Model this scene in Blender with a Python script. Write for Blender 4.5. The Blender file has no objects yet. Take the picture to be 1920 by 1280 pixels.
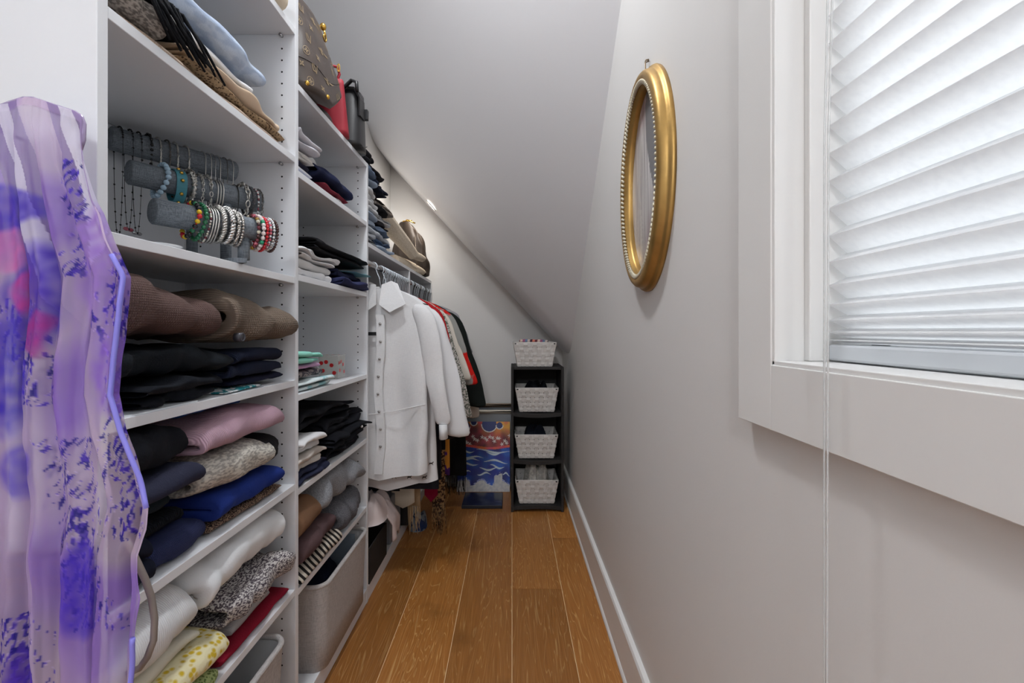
import bpy, bmesh, math, random
from mathutils import Vector, Matrix, noise

# ------------------------------------------------------------------ camera, light, exposure
SC = bpy.context.scene
COL = SC.collection
CZ = 1.12                                   # eye height; heights below are often given relative to it
cam_d = bpy.data.cameras.new('camera')
cam_d.sensor_width = 36.0
cam_d.lens = 853.0 / 1920.0 * 36.0
cam_d.shift_y = -20.0 / 1920.0
cam_d.clip_start = 0.02
cam = bpy.data.objects.new('camera', cam_d)
COL.objects.link(cam)
cam.location = (0, 0, CZ)
cam.rotation_euler = (math.pi / 2, 0, 0)
SC.camera = cam

SC.view_settings.view_transform = 'Standard'
SC.view_settings.look = 'None'
SC.view_settings.gamma = 1.0
SC.view_settings.use_curve_mapping = False
SC.view_settings.exposure = 0.08

world = bpy.data.worlds.new('sky')
SC.world = world
world.use_nodes = True
wn = world.node_tree.nodes
wn['Background'].inputs[0].default_value = (0.80, 0.90, 1.0, 1)
wn['Background'].inputs[1].default_value = 0.6

def area_light(name, loc, rot, size, energy, color, shape='DISK', size_y=None):
    d = bpy.data.lights.new(name, 'AREA')
    d.shape = shape; d.size = size
    if size_y: d.size_y = size_y
    d.energy = energy; d.color = color
    o = bpy.data.objects.new(name, d); COL.objects.link(o)
    o.location = loc; o.rotation_euler = rot
    return o
# daylight that falls on the window from outside
area_light('window_daylight', (1.25, 0.2, CZ + 1.75), (0, math.radians(52), 0), 1.7, 44, (0.93, 0.97, 1.0), 'RECTANGLE', 1.6)
# ceiling lamp and added fill globe (their fixtures are built further down)
area_light('ceiling_lamp_light', (-0.33, 1.14, 2.985), (0, 0, 0), 0.24, 17.0, (0.95, 0.975, 1.0))
FILL_GLOW = 78.0                          # strength of the fill globe added unseen behind the camera

# ------------------------------------------------------------------ helpers
def s2l(c):
    c = c / 255.0
    return c / 12.92 if c <= 0.04045 else ((c + 0.055) / 1.055) ** 2.4
def rgb(r, g, b): return (s2l(r), s2l(g), s2l(b), 1.0)

def put(o, parent=None, label=None, cat=None, group=None, kind=None):
    COL.objects.link(o)
    if parent: o.parent = parent
    if label: o['label'] = label
    if cat: o['category'] = cat
    if group: o['group'] = group
    if kind: o['kind'] = kind
    return o

def mesh(name, v, f, mat, parent=None, smooth=True, sub=0, bevel=0, fm=None, **k):
    me = bpy.data.meshes.new(name)
    me.from_pydata([tuple(p) for p in v], [], f)
    ms = mat if isinstance(mat, (list, tuple)) else [mat]
    for m in ms: me.materials.append(m)
    if fm: me.polygons.foreach_set('material_index', fm)
    if smooth: me.polygons.foreach_set('use_smooth', [True] * len(me.polygons))
    me.update()
    o = bpy.data.objects.new(name, me)
    put(o, parent, **k)
    if bevel:
        b = o.modifiers.new('bevel', 'BEVEL'); b.width = bevel; b.segments = 2; b.limit_method = 'ANGLE'
    if sub:
        s = o.modifiers.new('sub', 'SUBSURF'); s.levels = sub; s.render_levels = sub
    return o

def empty(name, loc, label=None, cat=None, group=None, rz=0, kind=None):
    o = bpy.data.objects.new(name, None)
    o.empty_display_size = 0.05
    o.location = loc; o.rotation_euler = (0, 0, rz)
    return put(o, None, label, cat, group, kind)

class MB:
    """collects simple shapes into one mesh"""
    def __init__(s): s.v = []; s.f = []; s.m = []
    def add(s, v, f, mi=0):
        b = len(s.v); s.v += [tuple(p) for p in v]; s.f += [tuple(i + b for i in q) for q in f]; s.m += [mi] * len(f)
    def box(s, x0, x1, y0, y1, z0, z1, mi=0):
        s.add([(x0, y0, z0), (x1, y0, z0), (x1, y1, z0), (x0, y1, z0), (x0, y0, z1), (x1, y0, z1), (x1, y1, z1), (x0, y1, z1)],
              [(0, 3, 2, 1), (4, 5, 6, 7), (0, 1, 5, 4), (1, 2, 6, 5), (2, 3, 7, 6), (3, 0, 4, 7)], mi)
    def tube(s, pts, r, n=8, mi=0, closed=False, flat=1.0):
        pts = [Vector(p) for p in pts]; N = len(pts)
        rr = r if isinstance(r, (list, tuple)) else [r] * N
        rings = []; prev = None
        for i, p in enumerate(pts):
            if closed: t = pts[(i + 1) % N] - pts[i - 1]
            else: t = pts[min(i + 1, N - 1)] - pts[max(i - 1, 0)]
            t.normalize()
            if prev is None:
                a = Vector((0, 0, 1)) if abs(t.z) < 0.9 else Vector((1, 0, 0))
                u = t.cross(a).normalized()
            else:
                u = (prev - t * prev.dot(t)).normalized()
            prev = u; w = t.cross(u)
            rings.append([p + u * (rr[i] * math.cos(2 * math.pi * k / n)) + w * (rr[i] * flat * math.sin(2 * math.pi * k / n)) for k in range(n)])
        v = [q for ring in rings for q in ring]; f = []
        for i in range(N if closed else N - 1):
            j = (i + 1) % N
            for k in range(n):
                f.append((i * n + k, i * n + (k + 1) % n, j * n + (k + 1) % n, j * n + k))
        if not closed:
            f.append(tuple(range(n))[::-1]); f.append(tuple((N - 1) * n + k for k in range(n)))
        s.add(v, f, mi)
    def ball(s, c, r, mi=0, nu=8, nv=5, sc=(1, 1, 1)):
        v = [(c[0], c[1], c[2] + r * sc[2])]
        for j in range(1, nv):
            ph = math.pi * j / nv
            for i in range(nu):
                th = 2 * math.pi * i / nu
                v.append((c[0] + r * sc[0] * math.sin(ph) * math.cos(th), c[1] + r * sc[1] * math.sin(ph) * math.sin(th), c[2] + r * sc[2] * math.cos(ph)))
        v.append((c[0], c[1], c[2] - r * sc[2])); L = len(v) - 1; f = []
        for i in range(nu):
            f.append((0, 1 + i, 1 + (i + 1) % nu)); f.append((L, L - nu + (i + 1) % nu, L - nu + i))
        for j in range(nv - 2):
            for i in range(nu):
                a = 1 + j * nu; f.append((a + i, a + nu + i, a + nu + (i + 1) % nu, a + (i + 1) % nu))
        s.add(v, f, mi)
    def build(s, name, mat, parent=None, smooth=True, **k):
        return mesh(name, s.v, s.f, mat, parent, smooth, fm=s.m, **k)

def box(name, x0, x1, y0, y1, z0, z1, mat, parent=None, bevel=0.0015, **k):
    m = MB(); m.box(x0, x1, y0, y1, z0, z1)
    return m.build(name, mat, parent, smooth=False, bevel=bevel, **k)

def nz(x, y, z): return noise.noise(Vector((x, y, z)))

# pixel of the photograph -> point on the plane X = const or Y = const
def onX(x, y, X):
    Y = 853.0 * X / (x - 960.0)
    return Vector((X, Y, CZ + (620 - y) * Y / 853.0))
def onY(x, y, Y):
    return Vector(((x - 960) * Y / 853.0, Y, CZ + (620 - y) * Y / 853.0))

# ------------------------------------------------------------------ materials
MATS = {}
def mat(name, col, rough=0.6, metal=0.0, bump=0.0, bscale=200.0, var=0.0, vscale=30.0, kind='plain', col2=None, spec=0.5, emit=None, alpha=1.0, trans=0.0, coat=0.0):
    if name in MATS: return MATS[name]
    m = bpy.data.materials.new(name); m.use_nodes = True
    nt = m.node_tree; N = nt.nodes; L = nt.links
    b = N['Principled BSDF']
    b.inputs['Base Color'].default_value = col
    b.inputs['Roughness'].default_value = rough
    b.inputs['Metallic'].default_value = metal
    b.inputs['Specular IOR Level'].default_value = spec
    b.inputs['Coat Weight'].default_value = coat
    if trans: b.inputs['Transmission Weight'].default_value = trans
    if alpha < 1: b.inputs['Alpha'].default_value = alpha
    if emit:
        b.inputs['Emission Color'].default_value = emit[0]; b.inputs['Emission Strength'].default_value = emit[1]
    tc = N.new('ShaderNodeTexCoord')
    def nse(scale, detail=3, vec=None):
        t = N.new('ShaderNodeTexNoise'); t.inputs['Scale'].default_value = scale; t.inputs['Detail'].default_value = detail
        L.new(vec if vec else tc.outputs['Object'], t.inputs['Vector']); return t
    def stretch(sx, sy, sz):
        mp = N.new('ShaderNodeMapping'); mp.inputs['Scale'].default_value = (sx, sy, sz)
        L.new(tc.outputs['Object'], mp.inputs['Vector']); return mp.outputs['Vector']
    def ramp(fac, c0, c1, p0=0.3, p1=0.7):
        r = N.new('ShaderNodeValToRGB')
        r.color_ramp.elements[0].position = p0; r.color_ramp.elements[1].position = p1
        r.color_ramp.elements[0].color = c0; r.color_ramp.elements[1].color = c1
        L.new(fac, r.inputs['Fac']); return r
    c2 = col2 if col2 else tuple(max(0.0, c * (1 - var)) for c in col[:3]) + (1,)
    hgt = None
    if kind == 'plain':
        if var or col2:
            L.new(ramp(nse(vscale).outputs['Fac'], c2, col).outputs['Color'], b.inputs['Base Color'])
        if bump: hgt = nse(bscale, 2).outputs['Fac']
    elif kind == 'melange':
        r = ramp(nse(vscale, 1, stretch(1, 0.6, 1.5)).outputs['Fac'], c2, col, 0.42, 0.58)
        L.new(r.outputs['Color'], b.inputs['Base Color']); hgt = nse(bscale, 1).outputs['Fac']
    elif kind in ('knit', 'rib', 'stripe'):
        w = N.new('ShaderNodeTexWave'); w.wave_type = 'BANDS'
        w.bands_direction = 'Y' if kind != 'stripe' else 'DIAGONAL'
        w.inputs['Scale'].default_value = bscale if kind == 'stripe' else bscale * 0.27; w.inputs['Distortion'].default_value = 1.2 if kind != 'stripe' else 2.5
        w.inputs['Detail'].default_value = 1.0; w.inputs['Detail Scale'].default_value = 0.6
        L.new(tc.outputs['Object'], w.inputs['Vector'])
        lo = 0.05 if kind != 'stripe' else 0.4
        L.new(ramp(w.outputs['Fac'], c2, col, lo, 0.6).outputs['Color'], b.inputs['Base Color'])
        hgt = w.outputs['Fac']
        if kind == 'knit':
            w2 = N.new('ShaderNodeTexWave'); w2.bands_direction = 'Z'; w2.inputs['Scale'].default_value = bscale * 0.24
            w2.inputs['Distortion'].default_value = 0.6
            L.new(tc.outputs['Object'], w2.inputs['Vector'])
            a = N.new('ShaderNodeMath'); a.operation = 'MULTIPLY'
            L.new(w.outputs['Fac'], a.inputs[0]); L.new(w2.outputs['Fac'], a.inputs[1]); hgt = a.outputs[0]
    elif kind == 'linen':
        a = nse(60, 3, stretch(1, 1, 14)); c = nse(60, 3, stretch(12, 12, 1))
        mx = N.new('ShaderNodeMath'); mx.operation = 'ADD'
        L.new(a.outputs['Fac'], mx.inputs[0]); L.new(c.outputs['Fac'], mx.inputs[1])
        hf = N.new('ShaderNodeMath'); hf.operation = 'MULTIPLY'; hf.inputs[1].default_value = 0.5
        L.new(mx.outputs[0], hf.inputs[0])
        L.new(ramp(hf.outputs[0], c2, col, 0.38, 0.6).outputs['Color'], b.inputs['Base Color']); hgt = hf.outputs[0]
    elif kind == 'blotch':
        L.new(ramp(nse(vscale, 3).outputs['Fac'], c2, col, 0.49, 0.53).outputs['Color'], b.inputs['Base Color'])
        if bump: hgt = nse(bscale, 2).outputs['Fac']
    elif kind == 'holes':
        v = N.new('ShaderNodeTexVoronoi'); v.inputs['Scale'].default_value = vscale
        L.new(tc.outputs['Object'], v.inputs['Vector'])
        L.new(ramp(v.outputs['Distance'], c2, col, 0.25, 0.5).outputs['Color'], b.inputs['Base Color']); hgt = v.outputs['Distance']
    elif kind == 'vcol':
        a = N.new('ShaderNodeVertexColor'); a.layer_name = 'Col'
        L.new(a.outputs['Color'], b.inputs['Base Color'])
        if bump: hgt = nse(bscale, 2).outputs['Fac']
    if hgt is not None and bump:
        bp = N.new('ShaderNodeBump'); bp.inputs['Strength'].default_value = min(1, bump); bp.inputs['Distance'].default_value = 0.002
        L.new(hgt, bp.inputs['Height']); L.new(bp.outputs['Normal'], b.inputs['Normal'])
    MATS[name] = m
    return m

def cloth(name, r, g, b, kind='plain', bump=0.35, bscale=350, rough=0.9, **k):
    return mat(name, rgb(r, g, b), rough, bump=bump, bscale=bscale, kind=kind, spec=0.15, **k)

M_wall = mat('wall_paint', rgb(224, 222, 220), 0.55, bump=0.06, bscale=180, spec=0.3)
M_ceil = mat('ceiling_paint', rgb(226, 226, 229), 0.5, bump=0.03, bscale=120, spec=0.3)
M_trim = mat('trim_paint', rgb(232, 231, 229), 0.42, bump=0.04, bscale=60, spec=0.4)
M_mel = mat('white_melamine', rgb(229, 231, 235), 0.42, spec=0.4)
M_hole = mat('peg_hole_dark', rgb(30, 31, 34), 0.9)
M_steel = mat('steel', rgb(190, 190, 192), 0.25, 1.0)
M_silver = mat('silver', rgb(205, 203, 198), 0.3, 1.0, bump=0.4, bscale=600)
M_gold = mat('gold', rgb(214, 170, 80), 0.25, 1.0)
M_wire = mat('white_wire', rgb(205, 214, 222), 0.3, 0.4)
M_black = cloth('black_cotton', 20, 21, 25)
M_white = cloth('white_cotton', 226, 226, 228)
M_navy = cloth('navy_cotton', 28, 33, 56)
M_blackpl = mat('black_plastic', rgb(18, 18, 20), 0.4)
# ------------------------------------------------------------------ room shell
XL, XR, YF, YB, ZT = -0.91, 0.377, 3.40, -3.2, 3.05
# floor of wide oak planks laid along the closet
def oak(name, c0, c1, c2):
    m = bpy.data.materials.new(name); m.use_nodes = True
    N = m.node_tree.nodes; L = m.node_tree.links; b = N['Principled BSDF']
    b.inputs['Roughness'].default_value = 0.38; b.inputs['Specular IOR Level'].default_value = 0.45
    tc = N.new('ShaderNodeTexCoord'); oi = N.new('ShaderNodeObjectInfo')
    off = N.new('ShaderNodeVectorMath'); off.operation = 'SCALE'; off.inputs['Scale'].default_value = 7.0
    cmb = N.new('ShaderNodeCombineXYZ')
    for i in range(3): L.new(oi.outputs['Random'], cmb.inputs[i])
    L.new(cmb.outputs[0], off.inputs[0])
    ad = N.new('ShaderNodeVectorMath'); ad.operation = 'ADD'
    L.new(tc.outputs['Object'], ad.inputs[0]); L.new(off.outputs[0], ad.inputs[1])
    mp = N.new('ShaderNodeMapping'); mp.inputs['Scale'].default_value = (1.5, 0.10, 1.0); L.new(ad.outputs[0], mp.inputs['Vector'])
    n1 = N.new('ShaderNodeTexNoise'); n1.inputs['Scale'].default_value = 9; n1.inputs['Detail'].default_value = 3; n1.inputs['Distortion'].default_value = 0.6
    L.new(mp.outputs[0], n1.inputs['Vector'])
    # cathedral grain: contour lines of a stretched noise
    mul = N.new('ShaderNodeMath'); mul.operation = 'MULTIPLY'; mul.inputs[1].default_value = 20.0; L.new(n1.outputs['Fac'], mul.inputs[0])
    fr = N.new('ShaderNodeMath'); fr.operation = 'PINGPONG'; fr.inputs[1].default_value = 0.5; L.new(mul.outputs[0], fr.inputs[0])
    r1 = N.new('ShaderNodeValToRGB'); e = r1.color_ramp.elements
    e[0].position = 0.02; e[0].color = c2; e[1].position = 0.11; e[1].color = c0
    L.new(fr.outputs[0], r1.inputs['Fac'])
    mp2 = N.new('ShaderNodeMapping'); mp2.inputs['Scale'].default_value = (60, 2.2, 1); L.new(ad.outputs[0], mp2.inputs['Vector'])
    n2 = N.new('ShaderNodeTexNoise'); n2.inputs['Scale'].default_value = 3; n2.inputs['Detail'].default_value = 3; L.new(mp2.outputs[0], n2.inputs['Vector'])
    n3 = N.new('ShaderNodeTexNoise'); n3.inputs['Scale'].default_value = 2.5; n3.inputs['Detail'].default_value = 4; L.new(ad.outputs[0], n3.inputs['Vector'])
    def mixc(fac, a, bcol, f=None):
        x = N.new('ShaderNodeMix'); x.data_type = 'RGBA'
        if fac is None: x.inputs['Factor'].default_value = f
        else: L.new(fac, x.inputs['Factor'])
        for s, q in ((6, a), (7, bcol)):
            if isinstance(q, tuple): x.inputs[s].default_value = q
            else: L.new(q, x.inputs[s])
        return x.outputs[2]
    rr = N.new('ShaderNodeValToRGB'); rr.color_ramp.elements[0].position = 0.35; rr.color_ramp.elements[1].position = 0.7; L.new(n2.outputs['Fac'], rr.inputs['Fac'])
    base = mixc(rr.outputs['Color'], r1.outputs['Color'], c1)
    half = mixc(None, r1.outputs['Color'], base, 0.55)
    rk = N.new('ShaderNodeValToRGB'); rk.color_ramp.elements[0].position = 0.62; rk.color_ramp.elements[1].position = 0.75; L.new(n3.outputs['Fac'], rk.inputs['Fac'])
    dark = tuple(c * 0.55 for c in c0[:3]) + (1,)
    col = mixc(rk.outputs['Color'], half, dark)
    # plank to plank tone
    hs = N.new('ShaderNodeHueSaturation'); L.new(col, hs.inputs['Color'])
    ma = N.new('ShaderNodeMapRange'); ma.inputs['To Min'].default_value = 0.72; ma.inputs['To Max'].default_value = 1.2
    L.new(oi.outputs['Random'], ma.inputs['Value']); L.new(ma.outputs[0], hs.inputs['Value'])
    L.new(hs.outputs['Color'], b.inputs['Base Color'])
    bp = N.new('ShaderNodeBump'); bp.inputs['Strength'].default_value = 0.25; bp.inputs['Distance'].default_value = 0.001
    L.new(fr.outputs[0], bp.inputs['Height']); L.new(bp.outputs['Normal'], b.inputs['Normal'])
    return m
M_oak = oak('oak', rgb(176, 116, 56), rgb(146, 91, 40), rgb(206, 158, 98))
M_gap = mat('plank_gap_glint', rgb(236, 206, 160), 0.8)  # pale tone in the gaps stands for highlights on the plank bevels
floor = box('floor', XL, XR, YB, YF, -0.06, -0.0015, M_gap, bevel=0, kind='structure')
PW = 0.2163
rows = [(-0.91, -3 * PW - 0.0), (-3 * PW, -2 * PW), (-2 * PW, -PW), (-PW, 0.0), (0.0, PW), (PW, XR)]
butts = [[0.2, 2.2], [0.55, 2.35], [-0.4, 1.2, 2.9], [-0.1, 2.80], [0.35, 1.978, 3.1], [-0.2, 0.9, 2.465]]
for (xa, xb), bt in zip(rows, butts):
    ys = [YB] + bt + [YF]
    for ya, yb in zip(ys, ys[1:]):
        box('plank', xa + 0.0011, xb - 0.0011, ya + 0.0011, yb - 0.0011, -0.012, 0.0, M_oak, floor, bevel=0.0005)

def quad_wall(name, v, f, m, **k): return mesh(name, v, f, m, smooth=False, kind='structure', **k)
T = 0.12
XU = -1.75                                               # the slope runs on over the top of the half-height left wall
m = MB(); pl = [(YB, 0), (YF + T, 0), (YF + T, CZ + 1.30), (2.72, CZ + 1.30), (2.45, CZ + 1.19), (1.9, CZ + 1.14), (YB, CZ + 1.14)]
kk = len(pl)
m.add([(XL, y, z) for y, z in pl] + [(XL - T, y, z) for y, z in pl], [tuple(range(kk)), tuple(range(kk, 2 * kk))[::-1]] + [(i, kk + i, kk + (i + 1) % kk, (i + 1) % kk) for i in range(kk)])
m.build('wall_left', M_wall, smooth=False, kind='structure')
box('wall_left_upper', XU - T, XU, YB, YF + T, 1.0, ZT, M_wall, bevel=0, kind='structure')
box('trim_1', XU, XL - T, YB, YF, CZ + 1.10, CZ + 1.13, M_wall, bevel=0, kind='structure')
box('wall_far', XU, XR, YF, YF + T, 0, ZT, M_wall, bevel=0, kind='structure')
box('wall_back', XU, XR, YB - T, YB, 0, ZT, M_wall, bevel=0, kind='structure')
# right wall with the window opening
WY0, WY1, WZ0, WZ1 = -0.30, 0.628, CZ - 0.047, CZ + 1.25
m = MB()
m.box(XR, XR + 0.16, WY1, YF + T, 0, ZT)
m.box(XR, XR + 0.16, YB - T, WY0, 0, ZT)
m.box(XR, XR + 0.16, WY0, WY1, 0, WZ0)
m.box(XR, XR + 0.16, WY0, WY1, WZ1, ZT)
m.build('wall_right', M_wall, smooth=False, kind='structure')
# sloped ceiling: 1.08 X + 0.942 Y + z = 3.025 (z from eye height), rolling into a soffit at its lower edge
def pz(X, Y): return CZ + 3.025 - 1.08 * X - 0.942 * Y
bdir = Vector((1, 0, -1.08)).normalized()
Nn = Vector((1.08, 0.942, 1)).normalized()
dd = Nn.cross(bdir).normalized()
if dd.y < 0: dd = -dd
R = 0.40; th0 = math.acos(max(-1, min(1, dd.y)))
mm = dd - Vector((0, 1, 0)) * dd.y; mm.normalize()      # across the soffit, down the slope
prof = []                                               # (y, amount along mm) below the edge
for i in range(11):
    a = th0 * (1 - i / 10)
    prof.append((R * (math.sin(th0) - math.sin(a)), R * (math.cos(a) - math.cos(th0))))
YE = 2.84
v = []; f = []
def edge_pt(X): return Vector((X, YE, pz(X, YE)))
cols = []
for X in (XU, XR):
    col_ = []
    ytop = (3.025 - 1.08 * X - (ZT - CZ)) / 0.942
    col_.append(Vector((X, ytop, ZT)))
    e0 = edge_pt(X)
    for (yy, q) in prof + [(YF - YE + 0.0, prof[-1][1])]:
        # keep the end on the side wall: slide along the edge direction
        p = e0 + Vector((0, yy, 0)) + mm * q
        p = p + bdir * ((X - p.x) / bdir.x)
        col_.append(p)
    cols.append(col_)
n = len(cols[0]); v = cols[0] + cols[1]
f = [(i, i + 1, n + i + 1, n + i) for i in range(n - 1)]
ceil_s = mesh('ceiling_slope', v, f, M_ceil, smooth=False, kind='structure')
for p in ceil_s.data.polygons: p.use_smooth = p.index > 0
ceil_s.name = 'ceiling'
box('ceiling_flat', XU - T, XR + T, YB, YF + T, ZT, ZT + 0.1, M_ceil, bevel=0, kind='structure').name = 'ceiling.001'
# recessed downlight in the soffit
sof_n = Vector((-1.08, 0, -1)).normalized()
pc = cols[0][-1].copy(); pc.y = 3.03
Xl = -0.535; pc = pc + bdir * ((Xl - pc.x) / bdir.x)
M_lamp = mat('lamp_lens', rgb(255, 250, 240), 0.5, emit=((1.0, 0.93, 0.82, 1), 14.0))
def disc(mb, c, nrm, r0, r1, off, n=24, mi=0):
    nrm = Vector(nrm).normalized(); a = nrm.orthogonal().normalized(); b = nrm.cross(a)
    vs = []
    for r in (r0, r1):
        for i in range(n):
            t = 2 * math.pi * i / n
            vs.append(Vector(c) + nrm * off + (a * math.cos(t) + b * math.sin(t)) * r)
    if r0 <= 0: mb.add(vs[n:], [tuple(range(n))], mi)
    else: mb.add(vs, [(i, (i + 1) % n, n + (i + 1) % n, n + i) for i in range(n)], mi)
dl = empty('downlight', pc, 'recessed downlight glowing in the soffit above the brown bag', 'light')
mb = MB(); disc(mb, (0, 0, 0), sof_n, 0.0, 0.036, 0.004)
mb.build('lens', M_lamp, dl, smooth=False)
mb = MB(); nb = sof_n.orthogonal().normalized(); nc = sof_n.cross(nb)
mb.tube([Vector(sof_n) * 0.004 + (nb * math.cos(t) + nc * math.sin(t)) * 0.041 for t in [2 * math.pi * i / 28 for i in range(28)]], 0.0045, 6, closed=True)
mb.build('trim_ring', M_trim, dl)
ld = area_light('downlight_light', pc + sof_n * 0.02, (0, 0, 0), 0.07, 2.4, (1.0, 0.94, 0.86))
ld.rotation_euler = sof_n.to_track_quat('-Z', 'Y').to_euler()
# flush lamp, and a globe added as fill light; both out of view
t = empty('ceiling_lamp', (-0.33, 1.14, ZT), 'round flush lamp on the flat ceiling over the shelves', 'lamp')
mb = MB(); mb.tube([(0, 0, 0), (0, 0, -0.035)], .14, 28); mb.build('housing', M_trim, t)
mb = MB(); disc(mb, (0, 0, 0), (0, 0, -1), 0, .12, 0.037); mb.build('diffuser', mat('lamp_diffuser', rgb(250, 246, 240), 0.5, emit=((1, 0.97, 0.92, 1), 3.0)), t, smooth=False)
t = empty('fill_globe', (-0.35, -2.0, ZT), 'white fill light globe added out of view behind the camera', 'lamp')
mb = MB(); mb.tube([(0, 0, 0), (0, 0, -.02)], .06, 20); mb.tube([(0, 0, -.02), (0, 0, -.50)], .006, 8); mb.build('stem', M_trim, t)
mb = MB(); mb.ball((0, 0, -.64), .15, 0, 28, 16); mb.build('globe', mat('fill_globe_glow', rgb(250, 248, 244), .5, emit=((0.93, 0.965, 1.0, 1), FILL_GLOW)), t)

# baseboards
def baseboard(name, a, b, inn):
    a = Vector(a); b = Vector(b); inn = Vector(inn)
    pr = [(0, 0), (0.024, 0), (0.024, 0.010), (0.020, 0.016), (0.017, 0.018), (0.017, 0.150), (0.013, 0.158), (0.0, 0.160)]
    vv = []
    for p in (a, b):
        for (o, z) in pr: vv.append(p + inn * o + Vector((0, 0, z)))
    k = len(pr); ff = [(i, (i + 1) % k, k + (i + 1) % k, k + i) for i in range(k)]
    ff += [tuple(range(k))[::-1], tuple(range(k, 2 * k))]
    mesh(name, vv, ff, M_trim, smooth=False, kind='structure')
baseboard('baseboard_right', (XR, YB, 0), (XR, YF, 0), (-1, 0, 0))
baseboard('baseboard_far', (XL, YF, 0), (XR, YF, 0), (0, -1, 0))

# window: jambs, casing, glass
win = empty('window_1', (XR, 0.15, WZ0), kind='structure')
WP = Vector(win.location)
def wbox(name, x0, x1, y0, y1, z0, z1, m_, bevel=0.001):
    o = box(name, x0 - WP.x, x1 - WP.x, y0 - WP.y, y1 - WP.y, z0 - WP.z, z1 - WP.z, m_, win, bevel)
    return o
CW = 0.09
wbox('casing', XR - 0.020, XR, WY1, WY1 + CW, WZ0 - CW, WZ1 + CW, M_trim)
wbox('casing', XR - 0.020, XR, WY0 - CW, WY0, WZ0 - CW, WZ1 + CW, M_trim)
wbox('casing', XR - 0.020, XR, WY0, WY1, WZ0 - CW, WZ0, M_trim)
wbox('casing', XR - 0.020, XR, WY0, WY1, WZ1, WZ1 + CW, M_trim)
JX = XR + 0.14
wbox('jamb', XR - 0.018, JX, WY1 - 0.006, WY1 + 0.002, WZ0, WZ1, M_trim)
wbox('jamb', XR - 0.018, JX, WY0 - 0.002, WY0 + 0.006, WZ0, WZ1, M_trim)
wbox('sill', XR - 0.018, JX, WY0, WY1, WZ0 - 0.002, WZ0 + 0.006, M_trim)
wbox('head_jamb', XR - 0.018, JX, WY0, WY1, WZ1 - 0.006, WZ1 + 0.002, M_trim)
SX = XR + 0.022
wbox('window_stop', SX, JX, WY1 - 0.018, WY1 - 0.006, WZ0 + 0.006, WZ1, M_trim, 0.002)
wbox('window_stop', SX, JX, WY0 + 0.006, WY0 + 0.018, WZ0 + 0.006, WZ1, M_trim, 0.002)
M_vinyl = mat('window_vinyl', rgb(236, 238, 240), 0.35)
for (a, b_, c, d) in ((WY0, WY0 + 0.05, WZ0, WZ1), (WY1 - 0.05, WY1, WZ0, WZ1), (WY0, WY1, WZ0, WZ0 + 0.05), (WY0, WY1, WZ1 - 0.05, WZ1)):
    wbox('sash', JX - 0.035, JX, a, b_, c, d, M_vinyl)
wbox('pane', JX - 0.02, JX - 0.016, WY0 + 0.05, WY1 - 0.05, WZ0 + 0.05, WZ1 - 0.05, mat('glass', (1, 1, 1, 1), 0.0, trans=1.0, alpha=0.25), 0)

# pleated cellular shade
def shade_mat():
    m = bpy.data.materials.new('shade_fabric'); m.use_nodes = True
    N = m.node_tree.nodes; L = m.node_tree.links
    N.remove(N['Principled BSDF'])
    d = N.new('ShaderNodeBsdfDiffuse'); t = N.new('ShaderNodeBsdfTranslucent'); x = N.new('ShaderNodeMixShader')
    tc = N.new('ShaderNodeTexCoord'); n_ = N.new('ShaderNodeTexNoise'); n_.inputs['Scale'].default_value = 120; n_.inputs['Detail'].default_value = 4
    L.new(tc.outputs['Object'], n_.inputs['Vector'])
    r = N.new('ShaderNodeValToRGB'); r.color_ramp.elements[0].position = 0.3; r.color_ramp.elements[1].position = 0.65
    r.color_ramp.elements[0].color = rgb(246, 246, 247); r.color_ramp.elements[1].color = rgb(252, 252, 252)
    L.new(n_.outputs['Fac'], r.inputs['Fac'])
    L.new(r.outputs['Color'], d.inputs['Color']); L.new(r.outputs['Color'], t.inputs['Color'])
    x.inputs[0].default_value = 0.55
    L.new(d.outputs[0], x.inputs[1]); L.new(t.outputs[0], x.inputs[2])
    L.new(x.outputs[0], N['Material Output'].inputs['Surface'])
    return m
SHX = XR + 0.056
sh = empty('cellular_shade', (SHX, 0.15, WZ0 + 0.008), 'white pleated cellular shade drawn down in the window', 'blind')
zs = []; z = 0.022; pit = [0.008, 0.012, 0.018, 0.022, 0.028, 0.032] + [0.0365] * 40
flip = 0; pts = [(0.012, z)]
for p in pit:
    if z + p > WZ1 - WZ0 - 0.02: break
    pts.append((-0.013, z + p * 0.62)); pts.append((0.012, z + p)); z += p
vv = []; ff = []
ya, yb = WY0 + 0.02 - 0.15, WY1 - 0.024 - 0.15
for (x, zz) in pts: vv += [(x, ya, zz), (x, yb, zz)]
for i in range(len(pts) - 1): ff.append((2 * i, 2 * i + 1, 2 * i + 3, 2 * i + 2))
mesh('pleated_fabric', vv, ff, shade_mat(), sh, smooth=False)
box('bottom_rail', -0.013, 0.013, ya, yb, 0.0, 0.021, mat('shade_rail', rgb(206, 211, 216), 0.35), sh, 0.003)
box('head_rail', -0.016, 0.016, ya, yb, z, min(z + 0.03, WZ1 - WZ0 - 0.01), M_vinyl, sh, 0.003)
M_cord = mat('clear_cord', rgb(226, 228, 228), 0.15, alpha=0.55, spec=0.7)
for dy in (-0.003, 0.0035):
    mb = MB()
    yc = 0.853 * (0.385 - 0.04) / 0.590 + dy - 0.15
    top = WZ1 - WZ0 - 0.02
    mb.tube([(-0.02, yc, top), (-0.075, yc + dy * 0.4, top - 0.5), (-0.088, yc, 0.25), (-0.089, yc - dy * 0.3, -0.3), (-0.089, yc - dy, -0.86)], 0.0011, 6)
    mb.build('lift_cord', M_cord, sh)

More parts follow.
